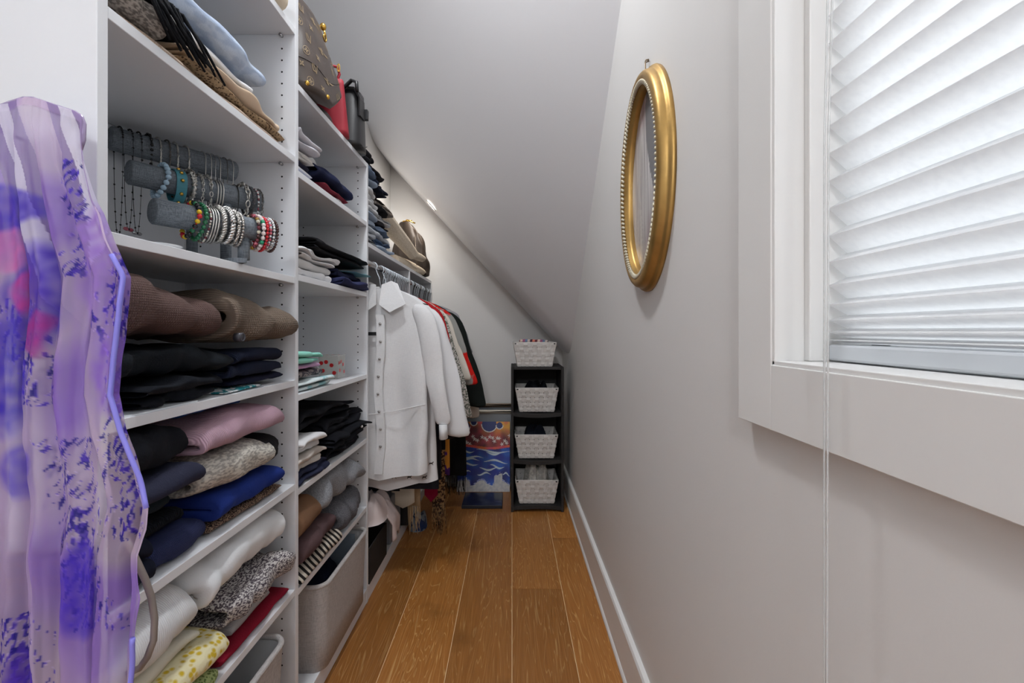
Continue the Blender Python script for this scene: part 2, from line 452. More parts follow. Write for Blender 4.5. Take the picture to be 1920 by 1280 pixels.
# ------------------------------------------------------------------ built-in shelving along the left wall
XS = -0.596; XBK = -0.90; PT = 0.018
Y0, Y1, Y2, Y3, Y4 = 0.6535, 1.252, 1.869, 2.648, 3.375
def unit(name, label, y, panels, shelves, back, toe):
    t = empty(name, (XS, y, 0), label, 'shelving')
    def bx(nm, x0, x1, ya, yb, z0, z1, bev=0.0012): return box(nm, x0 - XS, x1 - XS, ya - y, yb - y, z0, z1, M_mel, t, bev)
    for (yp, z0, z1) in panels: bx('side_panel', XBK, XS, yp, yp + PT, z0, z1)
    for (ya, yb, zb) in shelves:
        bx('shelf', XBK + 0.004, XS - 0.001, ya + 0.0005, yb - 0.0005, zb, zb + PT)
    bx('back_panel', XBK - 0.008, XBK - 0.0005, back[0], back[1], back[2], back[3], 0)
    for (ya, yb) in toe: bx('toe_kick', XS - 0.018, XS - 0.002, ya, yb, 0.0, 0.0595)
    return t
def holes(t, y, yface, zr, sgn=-1):
    mb = MB()
    for xh in (XS - 0.037, XS - 0.261):
        k = 0; z = zr[0]
        while z < zr[1]:
            disc(mb, (xh - XS, yface - y, z), (0, sgn, 0), 0, 0.0027, 0.0003, 8); z += 0.032
    mb.build('peg_holes', M_hole, t, smooth=False, kind='stuff')
def pins(t, y, yface, zlist, sgn=-1):
    for zb in zlist:
        mb = MB(); x = XS - 0.037 - XS
        mb.tube([(x, yface - y, zb - 0.0045), (x, yface - y + sgn * 0.011, zb - 0.0045)], 0.0042, 8)
        mb.build('shelf_pin', M_steel, t)
BOT = 0.0425
SA = [0.814, 0.462, 0.130, -0.153, -0.439, -0.729]
SB = [0.673, 0.430, 0.140, -0.196, -0.459, -0.739]
ua = unit('shelving_tower', 'tall white shelving tower holding sweaters and the bracelet stand', 0.95,
          [(Y0, 0, 2.47), (Y1, 0, 2.47)], [(Y0 + PT, Y1, CZ + z) for z in SA] + [(Y0 + PT, Y1, BOT), (Y0 + PT, Y1, 2.44)], (Y0, Y1 + PT, 0, 2.47), [(Y0 + PT, Y1)])
holes(ua, 0.95, Y1, (0.20, 2.4)); pins(ua, 0.95, Y1, [CZ + z for z in SA])
ub = unit('shelving_tower', 'lower white shelving tower with handbags standing on its top', 1.56,
          [(Y2, 0, CZ + 0.691)], [(Y1 + PT, Y2, CZ + z) for z in SB] + [(Y1 + PT, Y2, BOT)], (Y1 + PT, Y2 + PT, 0, CZ + 0.69), [(Y1 + PT, Y2)])
holes(ub, 1.56, Y2, (0.20, CZ + 0.65)); pins(ub, 1.56, Y2, [CZ + z for z in SB])
ZR = CZ + 0.350
uc = unit('hanging_shelving', 'low white hanging section of the closet with jeans on its top shelf', 2.6,
          [(Y3, 0, ZR), (Y4 - PT, 0, ZR)], [(Y2 + PT, Y4, ZR), (Y2 + PT, Y3, BOT), (Y3 + PT, Y4 - PT, BOT)], (Y2 + PT, Y4, 0, ZR), [(Y2 + PT, Y3), (Y3 + PT, Y4 - PT)])
pins(uc, 2.6, Y3, [ZR - 0.03])
XRD, ZRD = -0.605, CZ + 0.285
for (ya, yb) in ((Y2 + PT, Y3), (Y3 + PT, Y4 - PT)):
    mb = MB(); mb.tube([(XRD - XS, ya - 2.6, ZRD), (XRD - XS, yb - 2.6, ZRD)], 0.011, 12)
    mb.build('hanging_rod', M_steel, uc)
# ------------------------------------------------------------------ folded clothes
CELLS = [(Y0 + PT, Y1, [CZ + z for z in SA]), (Y1 + PT, Y2, [CZ + z for z in SB])]
def folded(name, label, cat, y0, y1, z0, h, mt, xf=-0.6, dep=0.24, n=2, seed=0, amp=0.004, slope=0.0, rot=0.0, group=None, taper=0.12, droop=0.0, wr=0.0, bulge=0.0, M=24, arch=0.0, cw=1.0):
    """a cloth folded n-fold: a serpentine ribbon swept along Y, folds facing the aisle; z0 from eye height"""
    rnd = random.Random(seed * 7 + 3)
    if n == 2 and h > .032 and name in ('folded_jeans', 'folded_trousers', 'folded_shirt', 'folded_shorts'): n = 4
    L = y1 - y0; th = h / n; r = th / 2
    ym = (y0 + y1) / 2
    zmax = 99; ylo, yhi = -9, 9
    for (a, b, zl) in CELLS:
        if a <= ym <= b:
            ylo, yhi = a + 0.002, b - 0.002
            up = [z for z in zl if z > z0 + CZ + 0.002]
            if up: zmax = min(up) - 0.003
    ub, uf = r, dep - r
    cl = []
    for k in range(n):
        v_ = (k + 0.5) * th
        fw = k % 2 == 0
        for i in range(8):
            s = i / 7
            u = ub + (uf - ub) * (s if fw else 1 - s)
            cl.append((u, v_, 0, 1 if fw else -1, k))
        if k < n - 1:
            for i in range(1, 4):
                if fw:
                    a = math.radians(-90 + 45 * i); cl.append((uf + r * math.cos(a), (k + 1) * th + r * math.sin(a), -math.cos(a), -math.sin(a), k + 0.5))
                else:
                    a = math.radians(-90 - 45 * i); cl.append((ub + r * math.cos(a), (k + 1) * th + r * math.sin(a), math.cos(a), math.sin(a), k + 0.5))
    P = len(cl)
    loff = [rnd.uniform(-1, 1) for _ in range(n + 2)]
    foff = [rnd.uniform(-1, 1) for _ in range(n + 2)]
    V = []; sd = seed * 3.17
    A = amp + wr * 0.6
    for j in range(M):
        e = 2 * j / (M - 1) - 1
        e2 = 0.35 * e + 0.65 * math.sin(e * math.pi / 2)
        hw = 0.465 * th * (0.70 if j in (0, M - 1) else (0.93 if j in (1, M - 2) else 1.0))
        for side in (1, -1):
            seq = cl if side == 1 else cl[::-1]
            for (u, v_, nu, nv, k) in seq:
                y = ym + L * 0.5 * e2
                # wrinkles push the surface in along its normal, like creases
                q = nz(u * 13 + sd, y * 17 + 1.5 * nz(u * 5, y * 5, sd), v_ * 14 + sd)
                cr = abs(nz(u * 8 + y * 7 + sd, y * 9 - u * 5, v_ * 6 + sd * 2))
                d = A * cw * (0.45 * q + 0.15 - 1.5 * max(0.0, 0.30 - cr) / 0.30)
                d = max(d, -0.75 * hw)
                uu = u + nu * (hw + d) * side; vv_ = v_ + nv * (hw + d) * side
                kk = int(k)
                y += loff[kk] * min(0.014, L * 0.06) * e2 * abs(e2) - 0.004 * (1 + nz(uu * 18 + sd, vv_ * 18, sd)) * e2 ** 5
                fr = max(0.0, uu / dep)
                uu += fr * (foff[int(k + 0.6) % (n + 1)] * amp * 1.6 + amp * 2.6 * nz(y * 11 + sd, vv_ * 30, sd)) - fr * amp
                uu -= fr * bulge * e2 * e2
                top = min(1.0, max(0.0, vv_ / max(h, 1e-4)))
                w = (amp * 1.6 + wr * .8) * (nz(uu * 9 + sd, y * 10, sd + 5) - 0.08)
                vv_ = vv_ * (1 - 0.75 * taper * abs(e2) ** 7) + w * top
                vv_ += arch * (1 - e2 * e2) * top
                vv_ -= droop * fr ** 3 * top
                vv_ = max(vv_, 0.0008)
                vv_ = min(vv_, h - .0006 + arch * (1 - e2 * e2))
                zz = min(max(z0 + CZ + vv_ + slope * (y - ym) * top, z0 + CZ + .0008), zmax)
                V.append((max(xf - dep + uu, XBK + 0.006), min(max(y, ylo), yhi), zz))
    K = 2 * P
    F = []
    for j in range(M - 1):
        for i in range(K):
            F.append((j * K + i, j * K + (i + 1) % K, (j + 1) * K + (i + 1) % K, (j + 1) * K + i))
    for j in (0, M - 1):
        for i in range(P - 1):
            q = (j * K + i, j * K + K - 1 - i, j * K + K - 2 - i, j * K + i + 1)
            F.append(q if j == 0 else q[::-1])
    c = Vector((xf - dep / 2, ym, z0 + CZ))
    V = [Vector(p) - c for p in V]
    o = mesh(name, V, F, mt, sub=1, label=label, cat=cat, group=group)
    o.location = c; o.rotation_euler = (0, 0, rot)
    return o

def heap(name, label, cat, c, sx, sy, h, mt, seed=0, fold=0.25, fs=9.0, N=44, parent=None, rz=0.0, group=None, pw=3.0):
    """a rumpled cloth lying in a heap: closed dome with ridged folds"""
    V = []; sd = seed * 5.3
    for i in range(N + 1):
        for j in range(N + 1):
            s = 2 * i / N - 1; t = 2 * j / N - 1
            # square -> rounded disc
            x = s * math.sqrt(1 - t * t * 0.42); y = t * math.sqrt(1 - s * s * 0.42)
            r = min(1.0, max(abs(s), abs(t)))
            px, py = x * sx, y * sy
            w = nz(px * fs * 0.35 + sd, py * fs * 0.35, sd)
            q = nz(px * fs + 3 * w + sd, py * fs * 0.6 + 2 * w, sd + 2)
            ridge = 1 - 2.2 * abs(q)
            fine = nz(px * fs * 2.6, py * fs * 2.6 + sd, sd)
            hh = h * (1 - r ** pw) ** 0.55 * (1 - fold + fold * ridge + 0.06 * fine + 0.15 * w)
            k = 1 + 0.10 * nz(px * 12 + sd, py * 12, sd + 4) * r
            V.append((px * k, py * k, max(hh, 0.0)))
    F = [(i * (N + 1) + j, (i + 1) * (N + 1) + j, (i + 1) * (N + 1) + j + 1, i * (N + 1) + j + 1) for i in range(N) for j in range(N)]
    b = [i * (N + 1) for i in range(N + 1)] + [N * (N + 1) + j for j in range(1, N + 1)] + [i * (N + 1) + N for i in range(N - 1, -1, -1)] + [j for j in range(N - 1, 0, -1)]
    F.append(tuple(b))
    o = mesh(name, V, F, mt, parent, label=label, cat=cat, group=group)
    o.location = c; o.rotation_euler = (0, 0, rz)
    return o

K = cloth
# --- tower with the bracelet stand, row under the top shelf
folded('folded_scarf', 'cream cloth folded on the highest shelf of the tall tower', 'scarf', 1.02, 1.2, 0.832, 0.07, K('cream_cotton', 226, 212, 190), n=2, seed=1, dep=.2)
S = 0.480
folded('folded_sweater', 'pinkish beige knit lying at the bottom of the pile under the light blue sweatshirt', 'sweater', 0.70, 1.235, S, 0.022, K('pink_beige_knit', 208, 184, 164, 'knit', 0.7, 260, var=.25), n=1, seed=2, xf=-.594, amp=.003, taper=.2)
folded('folded_sweater', 'brown open lace knit folded below the beige satin blouse', 'sweater', 0.85, 1.22, S + .022, 0.02, K('brown_lace', 158, 132, 102, 'holes', 1.0, 300, vscale=160, col2=rgb(70, 52, 38)), n=1, seed=3, xf=-.598, amp=.004)
folded('folded_blouse', 'beige satin blouse folded with its tail jutting toward the shelf pins', 'blouse', 0.84, 1.225, S + .042, 0.032, K('beige_satin', 214, 190, 164, bump=.1, rough=.5), n=2, seed=4, xf=-.592, amp=.009, wr=.008, slope=-.02)
folded('folded_jersey', 'thin black top between the white shirt and the beige satin blouse', 'top', 0.808, 1.13, S + .072, 0.018, M_black, n=1, seed=5, xf=-.612, amp=.004)
folded('folded_shirt', 'white shirt folded right under the light blue sweatshirt', 'shirt', 0.808, 1.12, S + .090, 0.03, M_white, n=2, seed=6, xf=-.615, amp=.006, wr=.006)
folded('folded_sweatshirt', 'light blue sweatshirt folded on top of the pile above the bracelets', 'sweatshirt', 0.74, 1.14, S + .132, 0.062, K('light_blue_fleece', 186, 200, 220, 'melange', .3, 300, vscale=60, col2=rgb(168, 184, 210)), n=2, seed=7, xf=-.622, amp=.007, wr=.01, slope=-.10)
folded('folded_sweater', 'grey tweed knit beside the black fringed scarf on the shelf', 'sweater', 0.676, 0.80, S + .022, 0.045, K('grey_tweed', 168, 160, 152, 'melange', .6, 240, vscale=180, col2=rgb(110, 104, 100)), n=2, seed=8, xf=-.60, dep=.2)
# black fringed scarf with its tassels falling over the shelf edge
fs = folded('fringed_scarf', 'black scarf with long tassels spilling over the shelf edge', 'scarf', 0.70, 0.80, S + .070, 0.045, M_black, n=2, seed=9, xf=-.625, dep=.2)
mb = MB(); rnd = random.Random(5)
for i in range(22):
    y = 0.705 + 0.007 * i * 0.62; x0 = -0.64
    p0 = Vector((x0, y, CZ + S + .10)); dy = rnd.uniform(.03, .10)
    p1 = Vector((-0.602 + rnd.uniform(0, .012), y + dy * .35, CZ + S + .085)); p2 = Vector((-0.588 + rnd.uniform(0, .01), y + dy * .7, CZ + S + .05 + rnd.uniform(-.012, .01)))
    p3 = Vector((-0.587 + rnd.uniform(0, .008), y + dy + .03, CZ + S + .025 + rnd.uniform(-.015, .012)))
    mb.tube([q - Vector(fs.location) for q in (p0, p1, p2, p3)], [.0035, .0035, .003, .0022], 5)
mb.build('tassels', M_black, fs, kind='stuff')

# --- row of brown sweaters
S = -0.135
box('paper_sheet', -.80, -.601, .69, .87, CZ + S, CZ + S + .002, mat('white_paper', rgb(228, 234, 238), .7), bevel=0, label='white paper sheet under the black folded clothes', cat='paper')
folded('folded_trousers', 'black trousers crumpled flat on the white paper sheet', 'trousers', .735, .955, S + .003, .05, K('black_wool', 24, 27, 34), xf=-.603, n=2, seed=11, amp=.010, wr=.012, taper=.35)
folded('folded_sweater', 'black sweater folded directly under the plum brown sweater', 'sweater', .675, .99, S + .052, .062, K('black_green_wool', 27, 31, 36), xf=-.594, n=2, seed=12, amp=.010, wr=.010, taper=.25, slope=-.03)
folded('folded_sweater', 'large plum brown knit sweater with a rounded fold', 'sweater', .672, .942, S + .117, .112, K('plum_brown_knit', 104, 84, 80, 'knit', .6, 330, var=.25), xf=-.592, n=2, seed=13, amp=.008, wr=.012, taper=.5, bulge=.02, slope=-.05)
folded('printed_scarf', 'white and teal printed cloth peeking out under the navy trousers', 'scarf', .955, 1.10, S, .009, K('teal_print', 222, 226, 228, 'blotch', .2, 300, vscale=70, col2=rgb(40, 130, 140)), xf=-.598, n=1, seed=14, amp=.002)
folded('folded_jersey', 'dark navy top lying flat next to the shelf pins', 'top', .985, 1.235, S + .009, .022, K('dark_navy', 30, 32, 52), xf=-.596, n=1, seed=15, amp=.004, taper=.4)
folded('folded_trousers', 'navy corduroy trousers folded under the buttoned taupe cardigan', 'trousers', .975, 1.195, S + .031, .066, K('navy_cord', 32, 38, 58, 'rib', .6, 420, var=.35), xf=-.600, n=2, seed=16, amp=.006, taper=.2)
cg = folded('folded_cardigan', 'taupe brown knit cardigan with one dark button folded on navy trousers', 'cardigan', .948, 1.242, S + .108, .105, K('taupe_knit', 124, 110, 98, 'knit', .8, 260, var=.35), xf=-.592, n=2, seed=17, amp=.010, wr=.012, taper=.35, slope=-.14)
mb = MB(); bc = onX(452, 632, -.578) - Vector(cg.location)
mb.tube([bc + Vector((-.012, 0, 0)), bc + Vector((.003, 0, 0))], .0095, 14)
mb.tube([bc + Vector((.003, 0, 0)) + Vector((0, .008 * math.cos(a), .008 * math.sin(a))) for a in [math.pi * 2 * i / 14 for i in range(14)]], .0018, 6, closed=True)
mb.build('button', mat('dark_button', rgb(70, 70, 78), .35), cg)
# --- row with the pink sweater
S = -0.4205
folded('folded_jeans', 'black jeans at the bottom of the dark pile beside the navy knit', 'jeans', .675, .765, S, .095, K('black_denim', 26, 30, 44), xf=-.600, n=2, seed=20, amp=.005)
folded('folded_sweater', 'navy knit sweater rolled at the bottom of the dark pile', 'sweater', .772, .918, S, .055, K('navy_knit', 50, 56, 92, 'knit', .5, 420, var=.25), xf=-.604, n=2, seed=21, taper=.3, bulge=.01)
folded('folded_sweater', 'black ribbed sweater lying on the rolled navy knit', 'sweater', .768, .880, S + .055, .034, K('black_rib', 24, 27, 34, 'rib', .8, 260, var=.4), xf=-.606, n=1, seed=22, taper=.4)
folded('folded_jersey', 'dark green top folded above the black ribbed sweater', 'top', .675, .852, S + .095, .034, K('dark_green', 30, 38, 44), xf=-.604, n=1, seed=23)
folded('folded_sweatshirt', 'slate navy sweatshirt folded under the thick black sweater', 'sweatshirt', .675, .872, S + .129, .048, K('slate_navy', 48, 50, 68), xf=-.598, n=2, seed=24, taper=.3)
folded('folded_sweater', 'thick black sweater topping the dark pile beside the pink knit', 'sweater', .675, .856, S + .177, .083, K('black_fleece', 24, 26, 32), xf=-.598, n=2, seed=25, amp=.007, taper=.3)
folded('folded_jersey', 'brown and gold sparkly knit under the royal blue sweater', 'top', .935, 1.205, S, .024, K('sparkle_knit', 150, 124, 104, 'melange', .8, 300, vscale=420, col2=rgb(40, 30, 34)), xf=-.594, n=1, seed=26, taper=.3)
folded('folded_sweater', 'royal blue sweater folded beneath the cream speckled knit', 'sweater', .926, 1.200, S + .025, .056, K('royal_blue', 34, 54, 128), xf=-.602, n=2, seed=27, taper=.3)
ck = folded('folded_sweater', 'chunky cream speckled sweater with a black patch', 'sweater', .882, 1.205, S + .078, .094, [K('cream_chunky', 206, 202, 192, 'melange', 1.0, 160, vscale=150, col2=rgb(160, 156, 150)), K('black_chunky', 28, 27, 29, 'melange', .9, 160, vscale=150)], xf=-.594, n=2, seed=28, amp=.008, taper=.35, bulge=.02)
for p in ck.data.polygons:
    q = p.center
    if .075 + .012 * nz(q.z * 60, q.x * 40, 3) < q.y < .15 + .012 * nz(q.z * 50, q.x * 40, 8): p.material_index = 1
folded('folded_sweater', 'pink ribbed knit sweater draped over the cream speckled one', 'sweater', .866, 1.205, S + .170, .066, K('pink_rib', 200, 166, 182, 'rib', .7, 330, var=.2), xf=-.600, n=2, seed=29, amp=.006, taper=.5, arch=.012)
folded('folded_jersey', 'bright navy blue top lying highest above the pink knit', 'top', .866, 1.085, S + .249, .017, K('mid_blue', 36, 66, 122), xf=-.625, n=1, seed=30, taper=.5)
# --- row with the white sweatshirt
S = -0.7105
folded('folded_sweater', 'pale green open knit at the bottom under the yellow crochet', 'sweater', .675, .925, S, .04, K('green_mesh', 172, 190, 132, 'holes', .8, 300, vscale=170, col2=rgb(96, 118, 66)), xf=-.592, n=2, seed=31)
folded('folded_sweater', 'yellow and white crochet sweater folded on the green knit', 'sweater', .672, .955, S + .04, .062, K('yellow_crochet', 232, 224, 184, 'holes', 1.0, 300, vscale=75, col2=rgb(206, 176, 52)), xf=-.590, n=2, seed=32, amp=.007, taper=.3)
folded('folded_jersey', 'cream checked top between the yellow crochet and the white sweater', 'top', .675, .905, S + .104, .032, K('cream_check', 214, 210, 194, 'linen', .3), xf=-.598, n=1, seed=33, taper=.4)
folded('folded_sweater', 'white ribbed sweater folded highest beside the hanging purple scarf', 'sweater', .675, .872, S + .138, .108, K('white_rib', 226, 228, 230, 'rib', .4, 300, var=.08), xf=-.594, n=2, seed=34, amp=.008, taper=.35)
folded('folded_shirt', 'dark red shirt at the bottom under the grey flecked knit', 'shirt', .96, 1.235, S, .022, K('dark_red', 140, 26, 48), xf=-.592, n=1, seed=35, taper=.2)
folded('folded_jersey', 'light grey fine knit tucked between red shirt and flecked sweater', 'top', 1.0, 1.19, S + .023, .034, K('light_grey_knit', 178, 180, 184, 'knit', .4, 500, var=.12), xf=-.597, n=1, seed=36, taper=.5)
folded('folded_sweater', 'grey flecked chunky sweater folded over the edge of the shelf', 'sweater', .962, 1.238, S + .058, .088, K('fleck_knit', 206, 202, 200, 'melange', 1.0, 220, vscale=260, col2=rgb(84, 76, 84)), xf=-.582, n=2, seed=37, amp=.010, taper=.3, wr=.012, slope=-.03)
folded('folded_sweatshirt', 'big white fleece sweatshirt spread behind the grey flecked sweater', 'sweatshirt', .880, 1.225, S + .156, .105, K('white_fleece', 226, 229, 232, bump=.2), xf=-.600, n=2, seed=38, amp=.007, taper=.4, wr=.008)

# --- second tower
S = 0.4485
folded('folded_shirt', 'bright blue shirt at the bottom of the pile below the handbags', 'shirt', 1.275, 1.455, S, .020, K('bright_blue', 58, 86, 196), xf=-.598, n=1, seed=41)
folded('folded_shirt', 'thin white tee between bright blue and dark navy ones', 'shirt', 1.275, 1.42, S + .020, .014, M_white, xf=-.602, n=1, seed=42)
folded('folded_shirt', 'dark navy tee folded below the rumpled off-white tee', 'shirt', 1.275, 1.41, S + .034, .022, K('navy_tee', 38, 38, 54), xf=-.604, n=1, seed=43)
folded('folded_shirt', 'rumpled off-white tee in the middle of the pile below the handbags', 'shirt', 1.275, 1.412, S + .056, .03, K('off_white_tee', 218, 214, 210), xf=-.600, n=2, seed=44, amp=.008, wr=.008)
folded('folded_shirt', 'pale grey tee on top of the pile below the handbags', 'shirt', 1.275, 1.415, S + .088, .036, K('pale_grey_tee', 206, 206, 214), xf=-.598, n=2, seed=45, amp=.008, wr=.008, slope=-.1)
folded('printed_scarf', 'black and white printed cloth under the burgundy top', 'scarf', 1.50, 1.67, S, .016, K('bw_print', 200, 196, 192, 'blotch', .2, 300, vscale=120, col2=rgb(30, 28, 30)), xf=-.602, n=1, seed=46)
folded('folded_jersey', 'burgundy top folded under the navy polo with white collar', 'top', 1.46, 1.71, S + .016, .026, K('burgundy', 112, 36, 48), xf=-.600, n=1, seed=47, amp=.008)
np_ = folded('folded_polo', 'navy polo shirt with a white collar, sleeve jutting out', 'shirt', 1.425, 1.755, S + .042, .07, K('navy_polo', 36, 42, 70), xf=-.612, n=2, seed=48, amp=.012, wr=.015, taper=.4)
folded('collar', None, None, 1.50, 1.62, S + .112, .030, K('grey_white_collar', 208, 208, 206, bump=.6), xf=-.65, dep=.08, n=1, seed=49, amp=.006, taper=.5)
cobj = bpy.data.objects['collar']; cobj.parent = np_; cobj.location = Vector(cobj.location) - Vector(np_.location)
S = 0.1585
folded('folded_shirt', 'white tee lowest in the white pile beside navy shorts', 'shirt', 1.275, 1.545, S, .026, M_white, xf=-.594, n=2, seed=50, amp=.007)
folded('folded_shirt', 'creased off-white tee in the middle of the white pile beside navy shorts', 'shirt', 1.275, 1.53, S + .026, .028, K('off_white_2', 216, 215, 214), xf=-.598, n=2, seed=51, amp=.009)
folded('folded_shirt', 'white tee with small blue stripes on top of the white pile', 'shirt', 1.275, 1.575, S + .054, .034, K('white_navy_stripe', 224, 224, 226), xf=-.592, n=2, seed=52, amp=.010, taper=.3)
folded('folded_shorts', 'navy shorts with turned hems below the black jeans', 'shorts', 1.56, 1.862, S, .030, K('navy_twill', 46, 50, 84), xf=-.578, n=2, seed=53, amp=.012, wr=.012)
folded('folded_shorts', 'dark navy shorts folded above the turned hem pair', 'shorts', 1.58, 1.845, S + .032, .028, K('dark_navy_2', 34, 38, 62), xf=-.59, n=2, seed=54, amp=.010)
folded('folded_jersey', 'aqua blue top with its edge hanging out near the coat hangers', 'top', 1.69, 1.865, S + .060, .016, K('aqua', 134, 190, 202), xf=-.575, n=1, seed=55, amp=.008, droop=.015)
folded('folded_jeans', 'black jeans laid long behind the white tees, leg jutting out', 'jeans', 1.36, 1.866, S + .090, .034, K('black_twill', 26, 26, 30), xf=-.585, n=2, seed=56, amp=.006, slope=-.02, dep=.2)
S = -0.1775
folded('folded_shirt', 'white and aqua tee at the bottom of the small pastel pile', 'shirt', 1.275, 1.52, S, .034, K('white_aqua', 214, 226, 228, 'blotch', .3, 300, vscale=16, col2=rgb(160, 206, 212)), xf=-.598, n=2, seed=60, amp=.008, taper=.3)
folded('folded_shirt', 'grey patterned tee folded below the pink one', 'shirt', 1.275, 1.50, S + .034, .026, K('grey_pattern', 150, 140, 138, 'blotch', .3, 300, vscale=90, col2=rgb(80, 76, 84)), xf=-.600, n=1, seed=61, taper=.3)
folded('folded_shirt', 'pink lilac tee folded under the mint one', 'shirt', 1.275, 1.485, S + .060, .020, K('pink_lilac', 210, 166, 202), xf=-.602, n=1, seed=62, taper=.3)
folded('folded_shirt', 'mint green tee on top of the small pastel pile', 'shirt', 1.275, 1.455, S + .080, .040, K('mint', 152, 222, 206), xf=-.600, n=2, seed=63, amp=.009, taper=.3)
# small printed glass box
gb = empty('trinket_box', (-.68, 1.72, CZ + S), 'small clear glass box with red prints beside the mint pile', 'box')
M_gl = mat('clear_glass_box', rgb(226, 226, 222), 0.08, alpha=.38, spec=.7)
for (a, b_, c, d) in ((-.036, .036, -.036, -.033), (-.036, .036, .033, .036), (-.036, -.033, -.033, .033), (.033, .036, -.033, .033)):
    box('glass_wall', a, b_, c, d, .001, .082, M_gl, gb, .0005)
box('lid', -.037, .037, -.037, .037, .082, .087, M_gl, gb, .001)
mb = MB()
for i, (a, z) in enumerate(((-.02, .03), (.012, .05), (.022, .022), (-.008, .062), (-.026, .058))):
    disc(mb, (a, -.0365, z), (0, -1, 0), 0, .0075, .0004, 12); disc(mb, (.0365, a, z), (1, 0, 0), 0, .007, .0004, 12)
for i in range(5): disc(mb, (-.028 + .014 * i, -.02 + .01 * (i % 3), .0875), (0, 0, 1), 0, .006, .0004, 10)
mb.build('red_prints', mat('red_print', rgb(196, 40, 44), .4), gb, smooth=False)
S = -0.4405
for i, (a, b_, z, h, xo, lab) in enumerate(((1.50, 1.85, 0, .042, -.60, 'lowest black trousers in the black pile by the white shirt'), (1.50, 1.862, .043, .046, -.575, 'black jeans with a small white tag in the black pile'), (1.495, 1.84, .090, .048, -.60, 'black trousers third up in the black pile'), (1.285, 1.80, .140, .052, -.612, 'topmost black trousers stretched over the tees and the black pile'))):
    o = folded('folded_trousers', lab, 'trousers', a, b_, S + z, h, K('black_trouser', 20, 21, 27), xf=xo - .006, n=2, seed=70 + i, amp=.010, wr=.005, taper=.3, slope=-.04 if i == 3 else 0)
    if i == 1:
        mb = MB(); q = Vector((-.578, 1.75, CZ + S + z + .03)) - Vector(o.location); mb.ball(q, .005); mb.build('tag', M_white, o)
folded('folded_shirt', 'navy tee lowest in front of the black pile', 'shirt', 1.275, 1.492, S, .036, K('navy_tee2', 40, 44, 66), xf=-.598, n=2, seed=75, amp=.006, taper=.2)
folded('folded_shirt', 'warm beige tee in front of the black pile', 'shirt', 1.275, 1.470, S + .036, .044, K('warm_beige', 204, 196, 188), xf=-.594, n=2, seed=76, amp=.007, taper=.2)
folded('folded_shirt', 'white tee topmost in front of the black pile', 'shirt', 1.275, 1.458, S + .081, .050, M_white, xf=-.592, n=2, seed=77, amp=.008, taper=.2)
S = -0.7205
folded('folded_sweater', 'beige sweater with black brush stripes at the end of the shelf', 'sweater', 1.275, 1.565, S, .048, K('brush_stripe', 196, 186, 172, 'stripe', .3, 26, col2=rgb(34, 30, 30)), xf=-.592, dep=.12, n=2, seed=80, amp=.005, taper=.3)
folded('folded_sweater', 'mauve brown sweater folded over the brush striped one', 'sweater', 1.275, 1.55, S + .048, .072, K('mauve_brown', 92, 72, 74, bump=.3), xf=-.594, dep=.12, n=2, seed=81, amp=.007, taper=.4)
folded('folded_sweater', 'dark grey wool sweater folded under the large grey one', 'sweater', 1.572, 1.80, S, .13, K('dark_grey_wool', 104, 104, 108, 'melange', .4, 300, vscale=300, col2=rgb(84, 84, 90)), xf=-.600, n=2, seed=82, amp=.010, taper=.25, wr=.012)
folded('folded_sweater', 'camel brown sweater tucked at the end beside the grey wool', 'sweater', 1.275, 1.425, S + .122, .10, K('camel', 118, 88, 66), xf=-.595, dep=.1, n=2, seed=83, amp=.006, taper=.3)
folded('folded_sweater', 'large light grey wool sweater draped over the dark grey one', 'sweater', 1.43, 1.808, S + .135, .10, K('light_grey_wool', 148, 150, 154, 'melange', .4, 300, vscale=320, col2=rgb(126, 128, 134)), xf=-.590, n=2, seed=84, amp=.010, taper=.6, arch=.02, wr=.01)

